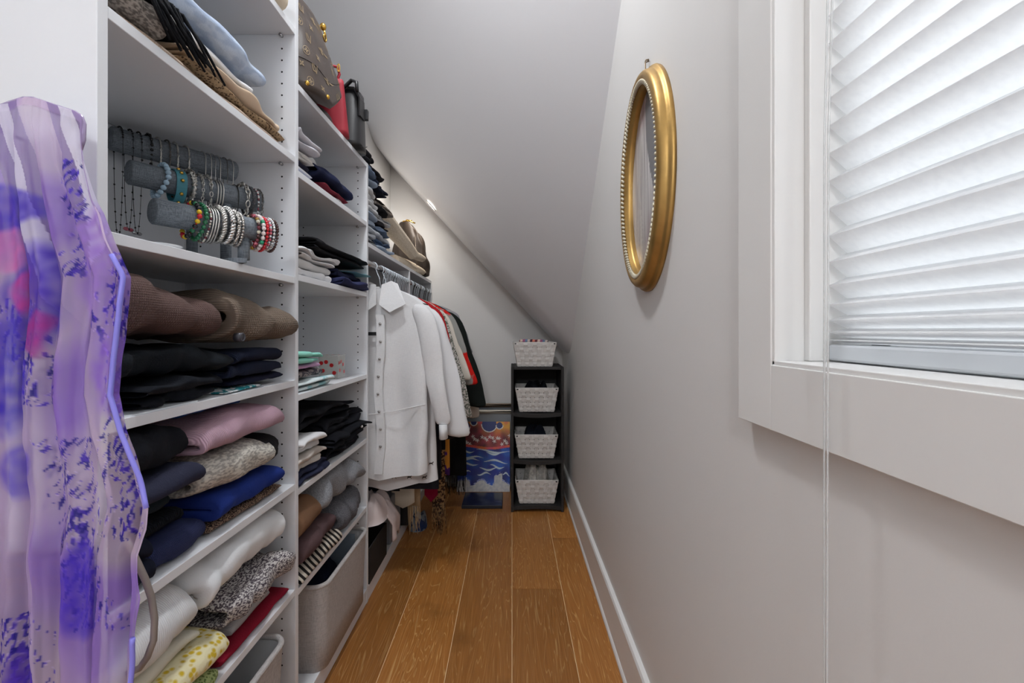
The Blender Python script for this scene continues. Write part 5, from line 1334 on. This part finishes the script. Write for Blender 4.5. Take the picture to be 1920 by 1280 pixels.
# wave painting: flat print painted on a stretched canvas
pt = lean_panel('wave_painting', 'unframed canvas painted with blue waves and an orange starry sky', 'painting', -.385, -.015, 3.165, 3.262, .465, .02)
PWd, PH = .37, .478
box('canvas', -PWd / 2, PWd / 2, 0.0, .02, 0.0, PH, mat('canvas_white', rgb(222, 220, 216), .8), pt, .002)
def paint(u, v):
    """colour at u (0 left..1 right), v (0 bottom..1 top)"""
    n1 = nz(u * 7, v * 9, 1.3); n2 = nz(u * 22, v * 26, 4.1); n3 = nz(u * 4, v * 4, 8.8)
    def mix(a, b_, t): t = max(0, min(1, t)); return tuple(x + (y - x) * t for x, y in zip(a, b_))
    shore = .12 + .035 * math.sin(u * 17) + .05 * abs(nz(u * 9, 2, 2)) - .07 * math.exp(-((u - .62) / .05) ** 2) * 0 + (.09 if .70 < u < .86 else 0) + (.05 if .15 < u < .25 else 0)
    if v < shore:
        return mix((206, 204, 202), (176, 178, 186), n2 + .3)
    if v < shore + .022 and n2 > -.1: return (70, 84, 190) if nz(u * 90, v * 90, 0) > 0 else (190, 196, 214)
    hz = .615 + .02 * math.sin(u * 6 + 1)
    if v < hz:
        c = mix((16, 42, 150), (30, 92, 190), n1 * 1.2 + .5); c = mix(c, (14, 26, 96), n3 * 1.5)
        for k, (wy, a, b_) in enumerate(((.57, .0, .32), (.585, .36, 1.0), (.54, .55, .9), (.50, .0, .5), (.45, .02, .42), (.44, .5, .96), (.39, .0, .40), (.365, .62, .9), (.32, .42, .78), (.30, .0, .26), (.25, .38, .64), (.26, .86, 1.0))):
            if a < u < b_:
                s = (u - a) / (b_ - a); yy = wy + .018 * math.sin(s * 6.3 + k) - .03 * s * (k % 2); w = .013 * math.sin(math.pi * min(1, s * 1.05)) + .002
                if abs(v - yy) < w: c = mix((232, 234, 230), (150, 180, 210), abs(v - yy) / w * .9)
        return c
    if v < hz + .035: return mix((236, 110, 36), (214, 60, 110), n1 + .4)
    c = mix((104, 30, 40), (190, 70, 60), n1 * 1.4 + .3); c = mix(c, (240, 170, 60), (v - .80) * 5 + n3 * .8 + (u - .55) * .9)
    c = mix(c, (214, 60, 100), nz(u * 6, v * 8, 21) * 1.4 - .1)
    for k in range(20):
        su = (k * .618 + .05) % 1; sv = .655 + .19 * ((k * k * .271 + .3 * k) % 1); dx, dy = (u - su) * PWd, (v - sv) * PH
        r_ = math.hypot(dx, dy); ang = math.atan2(dy, dx)
        if r_ < .0145 * (.35 + .65 * abs(math.cos(2.5 * ang + k)) ** 3): c = (236, 222, 214)
    for (su, sv, r_) in ((.60, .965, .052), (.80, .945, .022), (.10, .93, .045), (.30, .99, .02)):
        if math.hypot((u - su) * PWd, (v - sv) * PH) < r_: c = (36, 48, 110)
        elif math.hypot((u - su) * PWd, (v - sv) * PH) < r_ + .006 and sv > v: c = (230, 226, 220)
    return c
def painted(name, w, h, nx, ny, fn, m_, parent, y):
    V = [((i / nx - .5) * w, y, j / ny * h) for j in range(ny + 1) for i in range(nx + 1)]
    F = [(j * (nx + 1) + i, j * (nx + 1) + i + 1, (j + 1) * (nx + 1) + i + 1, (j + 1) * (nx + 1) + i) for j in range(ny) for i in range(nx)]
    o = mesh(name, V, F, m_, parent, smooth=False)
    at = o.data.color_attributes.new('Col', 'FLOAT_COLOR', 'POINT')
    buf = []
    for j in range(ny + 1):
        for i in range(nx + 1):
            c = fn(i / nx, j / ny); buf += [s2l(max(0, min(255, q))) for q in c] + [1.0]
    at.data.foreach_set('color', buf)
    return o
M_paint = mat('paint_surface', (1, 1, 1, 1), .45, kind='vcol', bump=.3, bscale=120)
painted('painted_face', PWd, PH, 150, 190, paint, M_paint, pt, -.0008)
for (nm, lab, yb0, yt0, h, fr, m1, m2) in (('framed_picture', 'framed picture with a bronze frame leaning behind the painting', 3.33, 3.372, .585, .028, mat('bronze', rgb(84, 74, 64), .35, .8), mat('grey_mat', rgb(120, 122, 126), .6)),
                                           ('framed_picture', 'framed picture with a brushed silver frame leaning before the bronze one', 3.285, 3.322, .545, .026, mat('pewter_frame', rgb(150, 144, 134), .35, .8), mat('grey_mat2', rgb(132, 136, 140), .3))):
    t = lean_panel(nm, lab, 'picture', -.46, .10, yb0, yt0, h, .02)
    w = .56
    box('frame_side', -w / 2, -w / 2 + fr, -.022, 0, 0, h, m1, t, .004); box('frame_side', w / 2 - fr, w / 2, -.022, 0, 0, h, m1, t, .004)
    for (z0, z1) in ((0, fr), (h - fr, h)):
        box('frame_rail', -w / 2 + fr, w / 2 - fr, -.022, 0, z0, z1, m1, t, .004)
        mb = MB(); mb.tube([(-w / 2 + fr, -.022, (z0 + z1) / 2), (w / 2 - fr, -.022, (z0 + z1) / 2)], .006, 8); mb.build('frame_bead', m1, t)
    box('print', -w / 2 + fr, w / 2 - fr, -.012, -.004, fr, h - fr, m2, t, 0)
# flat dark canvas lying on the floor
fc = empty('small_canvas', (-.190, 2.975, 0.001), 'small dark blue canvas lying flat on the floor', 'painting')
box('canvas', -.128, .128, -.115, .115, 0, .022, mat('dark_edge', rgb(24, 26, 38), .5), fc, .003)
def night(u, v):
    n1 = nz(u * 5, v * 16, 2.2); n2 = nz(u * 14, v * 14, 5.5)
    t = max(0, min(1, .5 + n1 + .4 * n2)); return tuple(a + (b_ - a) * t for a, b_ in zip((16, 18, 30), (46, 52, 74)))
o = painted('painted_face', .252, .226, 40, 40, night, mat('glossy_paint', (1, 1, 1, 1), .18, kind='vcol'), fc, 0)
o.rotation_euler = (-math.pi / 2, 0, 0); o.location = (0, -.113, .0228)
o.scale = (1, 1, 1)

# ------------------------------------------------------------------ oval gilt frame on the right wall
MY, MZ, MA, MBv = 1.245, CZ + .408, .205, .300
om = empty('oval_frame', (XR, MY, MZ), 'oval gilt frame with a rope trim hanging on the right wall', 'picture frame')
M_gilt = mat('gilt', rgb(190, 152, 88), .40, .75, bump=.2, bscale=60, var=.35, vscale=12)
def oval_sweep(name, prof_, m_, n=96):
    V = []; F = []; k = len(prof_)
    for i in range(n):
        t = 2 * math.pi * i / n; c_, s_ = math.cos(t), math.sin(t)
        nx_, nz_ = MBv * c_, MA * s_; l = math.hypot(nx_, nz_); nx_, nz_ = nx_ / l, nz_ / l
        for (d, x) in prof_:         # d inward from outer edge, x out of the wall
            V.append((-x, MA * c_ - d * nx_, MBv * s_ - d * nz_))
    for i in range(n):
        for q in range(k): F.append((i * k + q, ((i + 1) % n) * k + q, ((i + 1) % n) * k + (q + 1) % k, i * k + (q + 1) % k))
    return mesh(name, V, F, m_, om)
P = [(0, 0), (-.001, .006), (.002, .012), (.007, .014), (.009, .019), (.012, .030), (.018, .036), (.028, .0385), (.036, .036), (.0375, .033), (.0435, .030), (.045, .024), (.049, .022), (.051, .015), (.0515, .003), (.05, 0)]
oval_sweep('frame_ring', P, M_gilt)
M_rope = mat('pale_rope', rgb(206, 198, 176), .45, .2)
mb = MB(); NB = 128
for i in range(NB):
    t = 2 * math.pi * i / NB; c_, s_ = math.cos(t), math.sin(t)
    nx_, nz_ = MBv * c_, MA * s_; l = math.hypot(nx_, nz_); nx_, nz_ = nx_ / l, nz_ / l; tx, tz = -nz_, nx_
    d = .0405; p = Vector((-.0350, MA * c_ - d * nx_, MBv * s_ - d * nz_))
    a = Vector((-.002, nx_ * .005 + tx * .004, nz_ * .005 + tz * .004))
    mb.tube([p - a * 1.1, p - a * .6, p + a * .6, p + a * 1.1], [.0022, .0042, .0042, .0022], 7)
mb.build('rope_trim', M_rope, om, kind='stuff')
# picture: pale draped cloth before a grey ground
def drapery(u, v):
    e = .62 + .10 * math.sin(v * 5.2 + .6) - .25 * (v - .5)
    if u > e: return (112, 112, 116)
    f_ = nz(u * 26 + 3 * v, v * 3, 1.0); g = nz(u * 60 + 5 * v, v * 4, 2.0)
    b_ = 186 + 42 * f_ + 18 * g
    w = math.exp(-((u - .45 - .12 * math.sin(v * 6)) / .10) ** 2) * max(0, math.sin(v * 7 + .8))
    return (b_ - 40 * w, b_ - 56 * w - 4, b_ - 52 * w - 4)
V = []; F = []; ring = 26; n = 96; aa, bb_ = MA - .050, MBv - .050
V.append((-.006, 0, 0)); cols_ = [drapery(.5, .5)]
for j in range(1, ring + 1):
    for i in range(n):
        t = 2 * math.pi * i / n; r_ = j / ring; y_, z_ = aa * r_ * math.cos(t), bb_ * r_ * math.sin(t)
        V.append((-.006, y_, z_)); cols_.append(drapery(.5 - y_ / (2 * aa), .5 + z_ / (2 * bb_)))
for i in range(n): F.append((0, 1 + (i + 1) % n, 1 + i))
for j in range(ring - 1):
    for i in range(n): F.append((1 + j * n + i, 1 + j * n + (i + 1) % n, 1 + (j + 1) * n + (i + 1) % n, 1 + (j + 1) * n + i))
pic = mesh('picture', V, F, mat('picture_print', (1, 1, 1, 1), .25, kind='vcol'), om, smooth=False)
at = pic.data.color_attributes.new('Col', 'FLOAT_COLOR', 'POINT')
at.data.foreach_set('color', [q for c in cols_ for q in [s2l(max(0, min(255, k))) for k in c] + [1.0]])
mb = MB(); mb.tube([(-.002, .0, MBv + .030), (-.012, .0, MBv + .026), (-.012, .0, MBv + .004), (-.018, 0, MBv - .004)], .002, 6); mb.tube([(-.002, .0, MBv + .034), (-.010, .003, MBv + .034), (-.012, .003, MBv + .026)], .0022, 6)
mb.build('hook', mat('old_brass', rgb(120, 104, 84), .4, .8), om)

# ------------------------------------------------------------------ sheer purple scarf on a wire loop by the end panel
YSC = .585
def P3(x, y, Y=YSC): return onY(x, y, Y)
lp = empty('wire_loop', P3(50, 190), 'clear wire scarf hanger fixed to the end panel', 'hanger')
O = Vector(lp.location)
mb = MB(); M_acr = mat('clear_wire', rgb(176, 160, 196), .12, .3)
lpts = [(-60, 225), (-20, 208), (20, 193), (46, 185), (62, 185), (100, 198), (140, 211), (152, 219), (157, 232), (156, 262), (150, 280)]
mb.tube([P3(*q) - O for q in lpts], .0028, 8); mb.build('loop', M_acr, lp)
mb = MB(); mb.tube([P3(50, 186) - O, Vector((P3(50, 186).x, Y0 - .001, P3(50, 186).z)) - O], .0028, 8); mb.tube([P3(-55, 223) - O, Vector((P3(-55, 223).x, Y0 - .001, P3(-55, 223).z)) - O], .0028, 8); mb.build('bracket', M_steel, lp)
def scarf_mat():
    m = bpy.data.materials.new('sheer_silk'); m.use_nodes = True
    N = m.node_tree.nodes; L = m.node_tree.links; N.remove(N['Principled BSDF'])
    a = N.new('ShaderNodeVertexColor'); a.layer_name = 'Col'
    d = N.new('ShaderNodeBsdfDiffuse'); t = N.new('ShaderNodeBsdfTranslucent'); x = N.new('ShaderNodeMixShader'); tr = N.new('ShaderNodeBsdfTransparent'); y = N.new('ShaderNodeMixShader')
    L.new(a.outputs['Color'], d.inputs['Color']); L.new(a.outputs['Color'], t.inputs['Color']); x.inputs[0].default_value = .35
    L.new(d.outputs[0], x.inputs[1]); L.new(t.outputs[0], x.inputs[2])
    L.new(a.outputs['Alpha'], y.inputs[0]); L.new(tr.outputs[0], y.inputs[1]); L.new(x.outputs[0], y.inputs[2])
    L.new(y.outputs[0], N['Material Output'].inputs['Surface']); return m
M_silk = scarf_mat()
def mixc(a, b_, t): t = max(0, min(1, t)); return tuple(x + (y - x) * t for x, y in zip(a, b_))
def scarf_sheet(name, top, right, left, Yd, nx, ny, seed, parent, fold=.008, alpha=.62):
    """sheet hanging from the polyline top; left/right give the edges (pixel x at pixel y) on the plane Y = Yd"""
    def interp(tab, y):
        if y <= tab[0][1]: return tab[0][0]
        for (xa, ya), (xb, yb__) in zip(tab, tab[1:]):
            if y <= yb__: return xa + (xb - xa) * (y - ya) / (yb__ - ya)
        return tab[-1][0]
    V = []; F = []; C = []
    for j in range(ny + 1):
        v = j / ny
        for i in range(nx + 1):
            u = i / nx
            # top edge height at this column
            xt = top[0][0] + (top[-1][0] - top[0][0]) * u; yt = None
            for (xa, ya), (xb, yb__) in zip(top, top[1:]):
                if xa <= xt <= xb: yt = ya + (yb__ - ya) * (xt - xa) / max(1e-6, xb - xa); break
            if yt is None: yt = top[-1][1]
            yb2 = 1330 + 30 * math.sin(u * 9 + seed)
            y = yt + (yb2 - yt) * v
            xl, xr = interp(left, y), interp(right, y)
            k = min(1, v * 6)
            x = (xl + (xr - xl) * u) * k + xt * (1 - k)
            p = P3(x, y, Yd)
            w = min(1, v * 5)
            ph = u * 34 + 2.2 * nz(u * 3, v * 2, seed) + seed
            p.y += fold * w * (math.sin(ph) + .5 * math.sin(ph * 2.3 + v * 3)) + .003 * nz(u * 20, v * 20, seed)
            p.x += .006 * w * math.cos(ph)
            V.append(p)
            # printed colours: lilac ground, pale bands, violet lavender sprays, blue blotches, a magenta corner
            X_, Y_ = x / 300.0, y / 300.0
            wx = x + 16 * nz(X_ * 4, Y_ * 4, 11 + seed); wy = y + 30 * nz(X_ * 3, Y_ * 3, 13 + seed)
            c = mixc((208, 186, 226), (222, 204, 226), nz(X_ * 3, Y_ * 2, 3 + seed) + .5); al = alpha
            g = nz(X_ * 2.6 + .5 * Y_, Y_ * 1.2 + 3, 7.7 + seed)
            if g > .10: k_ = min(1, (g - .10) * 4); c = mixc(c, (150, 112, 214), .75 * k_); al += .12 * k_
            # pale and grey-violet bands running down the upper part
            bnd = abs((x - 62 - (y - 200) * .27) % 118 - 59)
            if y < 620 and x < 190:
                fd = min(1, (620 - y) / 120)
                if bnd < 12: c = mixc(c, (232, 230, 244), .9 * fd); al = al + (.80 - al) * fd
                elif bnd < 32: c = mixc(c, (150, 132, 182), .7 * fd); al = al + (.58 - al) * fd
            # lavender sprays: many short upright strokes along slanting stems
            for (s0, k0, lo, hi, wd) in ((118, .18, 820, 1180, 46), (128, .10, 300, 520, 22), (215, .02, 470, 900, 26), (240, .03, 900, 1010, 30), (40, .20, 560, 760, 40), (30, .05, 1150, 1330, 60)):
                if lo < y < hi:
                    dx = abs(wx - (s0 + k0 * (y - lo))) / wd
                    if dx < 1:
                        st_ = nz(x * .30 + .03 * y, y * .06, 1.7 + s0); f2 = nz(x * .42, y * .12, 4.4)
                        if st_ + .5 * f2 > -.05 + .5 * dx: c = mixc(c, (92, 70, 196), min(1, (st_ + .5 * f2 + .05 - .5 * dx) * 5)); al = min(.92, al + .26)
                        if st_ - f2 > .30 + .3 * dx: c = mixc(c, (44, 40, 132), .8); al = .9
            for (bx, by, rx, ry, cc) in ((28, 395, 62, 46, (92, 74, 200)), (72, 560, 58, 100, (98, 78, 202)), (20, 700, 46, 120, (86, 70, 206)), (36, 880, 26, 70, (112, 92, 212)), (152, 1110, 24, 100, (88, 64, 204)), (38, 1270, 30, 60, (100, 70, 206)), (22, 470, 20, 44, (222, 128, 196)), (50, 545, 20, 54, (206, 88, 170)), (78, 622, 14, 48, (186, 74, 158)), (175, 500, 30, 130, (176, 140, 222)), (205, 700, 24, 90, (158, 120, 220))):
                q = ((wx - bx) / rx) ** 2 + ((wy - by) / ry) ** 2
                if q < 1: k_ = min(1, (1 - q) * 2.2) * (.75 + .35 * nz(x * .12, y * .05, 6)); c = mixc(c, cc, k_); al = min(.92, al + .26 * k_)
            if v < .012 or u > .985: al = .9
            C += [s2l(max(0, min(255, k_))) for k_ in c] + [al]
    F = [(j * (nx + 1) + i, j * (nx + 1) + i + 1, (j + 1) * (nx + 1) + i + 1, (j + 1) * (nx + 1) + i) for j in range(ny) for i in range(nx)]
    base = Vector(parent.location) if parent else Vector((0, 0, 0))
    o = mesh(name, [p - base for p in V], F, M_silk, parent)
    at = o.data.color_attributes.new('Col', 'FLOAT_COLOR', 'POINT'); at.data.foreach_set('color', C)
    return V, nx
sc = empty('silk_scarf', P3(60, 700), 'sheer purple floral silk scarf draped over the wire loop', 'scarf')
topl = [(-70, 226), (-20, 205), (20, 190), (46, 182), (62, 182), (100, 195), (140, 208), (153, 218)]
rightA = [(153, 218), (165, 262), (190, 380), (215, 450), (246, 518), (244, 560), (232, 650), (222, 740), (240, 810), (268, 880), (288, 950), (284, 990), (268, 1040), (272, 1120), (262, 1200), (255, 1340)]
V1, nx1 = scarf_sheet('front_drape', topl, rightA, [(-70, 226), (-75, 700), (-80, 1340)], YSC - .006, 230, 420, 1, sc, alpha=.50)
rightB = [(150, 222), (170, 330), (195, 430), (222, 520), (218, 640), (200, 760), (190, 900), (180, 1100), (176, 1340)]
V2, nx2 = scarf_sheet('rear_drape', [(a, b_ + 3) for a, b_ in topl], rightB, [(-70, 226), (-60, 700), (-20, 1340)], YSC + .014, 120, 220, 2, sc, fold=.007, alpha=.34)
for (ya_, yb3) in ((470, 960), (1185, 1330)):
    eb = []
    for j in range(0, len(V1) // (nx1 + 1), 4):
        p = V1[j * (nx1 + 1) + nx1]; yy = 620 - (p.z - CZ) * 853 / p.y
        if ya_ < yy < yb3: eb.append(p + Vector((0, -.003, 0)) - Vector(sc.location))
    mb = MB(); mb.tube(eb, .0030, 8); mb.build('edge_binding', mat('blue_binding', rgb(140, 136, 232), .4), sc)
# things hanging behind the scarf: tiered wire hanger, navy shawl with gold beading, taupe bag strap
th = empty('tiered_hanger', P3(-30, 600, .625), 'thin wire tiered hanger behind the purple scarf', 'hanger')
O = Vector(th.location)
for (xe, y) in ((66, 738), (97, 830), (120, 936)):
    mb = MB(); mb.tube([P3(-60, y + 4, .625) - O, P3(xe, y, .625) - O, P3(xe + 3, y + 8, .625) - O], .0013, 6); mb.build('bar', M_wire, th)
mb = MB(); mb.tube([P3(-60, 230, .625) - O, P3(-60, 945, .625) - O], .0018, 6); mb.build('stem', M_wire, th)
mb = MB(); mb.tube([P3(70, 560, .622) - O, P3(56, 600, .622) - O, P3(52, 650, .622) - O, P3(60, 700, .622) - O], .0016, 6)
mb.tube([P3(65 + 7 * math.cos(k), 712 + 11 * math.sin(k), .622) - O for k in [2 * math.pi * i / 14 for i in range(14)]], .0015, 6, closed=True); mb.build('cord_ring', M_steel, th)
sw = empty('beaded_shawl', P3(10, 1030, .615), 'navy shawl with rows of gold beading behind the purple scarf', 'shawl')
O = Vector(sw.location)
V = []; F = []
for j in range(25):
    for i in range(17):
        p = P3(-70 + 180 * i / 16, 1036 + 14 * j, .632); p.y += .006 * math.sin(i * 1.3 + j * .2); V.append(p - O)
for j in range(24):
    for i in range(16): F.append((j * 17 + i, j * 17 + i + 1, (j + 1) * 17 + i + 1, (j + 1) * 17 + i))
o = mesh('cloth', V, F, K('navy_shawl', 64, 62, 120, 'blotch', .2, 300, vscale=16, col2=rgb(30, 30, 70)), sw); s = o.modifiers.new('solid', 'SOLIDIFY'); s.thickness = .002
mb = MB()
for y in (1041, 1064, 1092, 1114):
    for i in range(34): mb.ball(P3(-60 + 170 * i / 33, y + (4 if i % 2 else 0) - i * .35, .623) - O, .0016, 0, 6, 4)
mb.build('beading', M_gold, sw, kind='stuff')
stp = MB(); spts = [(236, 1010), (258, 1055), (272, 1085), (284, 1120), (290, 1160), (288, 1200), (276, 1232), (262, 1252), (240, 1262)]
c = P3(285, 1150, .60); stp.tube([P3(x, y, .60) - c for x, y in spts], .0042, 10)
o = stp.build('bag_strap', mat('taupe_strap', rgb(128, 118, 112), .4), label='taupe rubber bag strap looping out from behind the scarf', cat='strap'); o.location = c
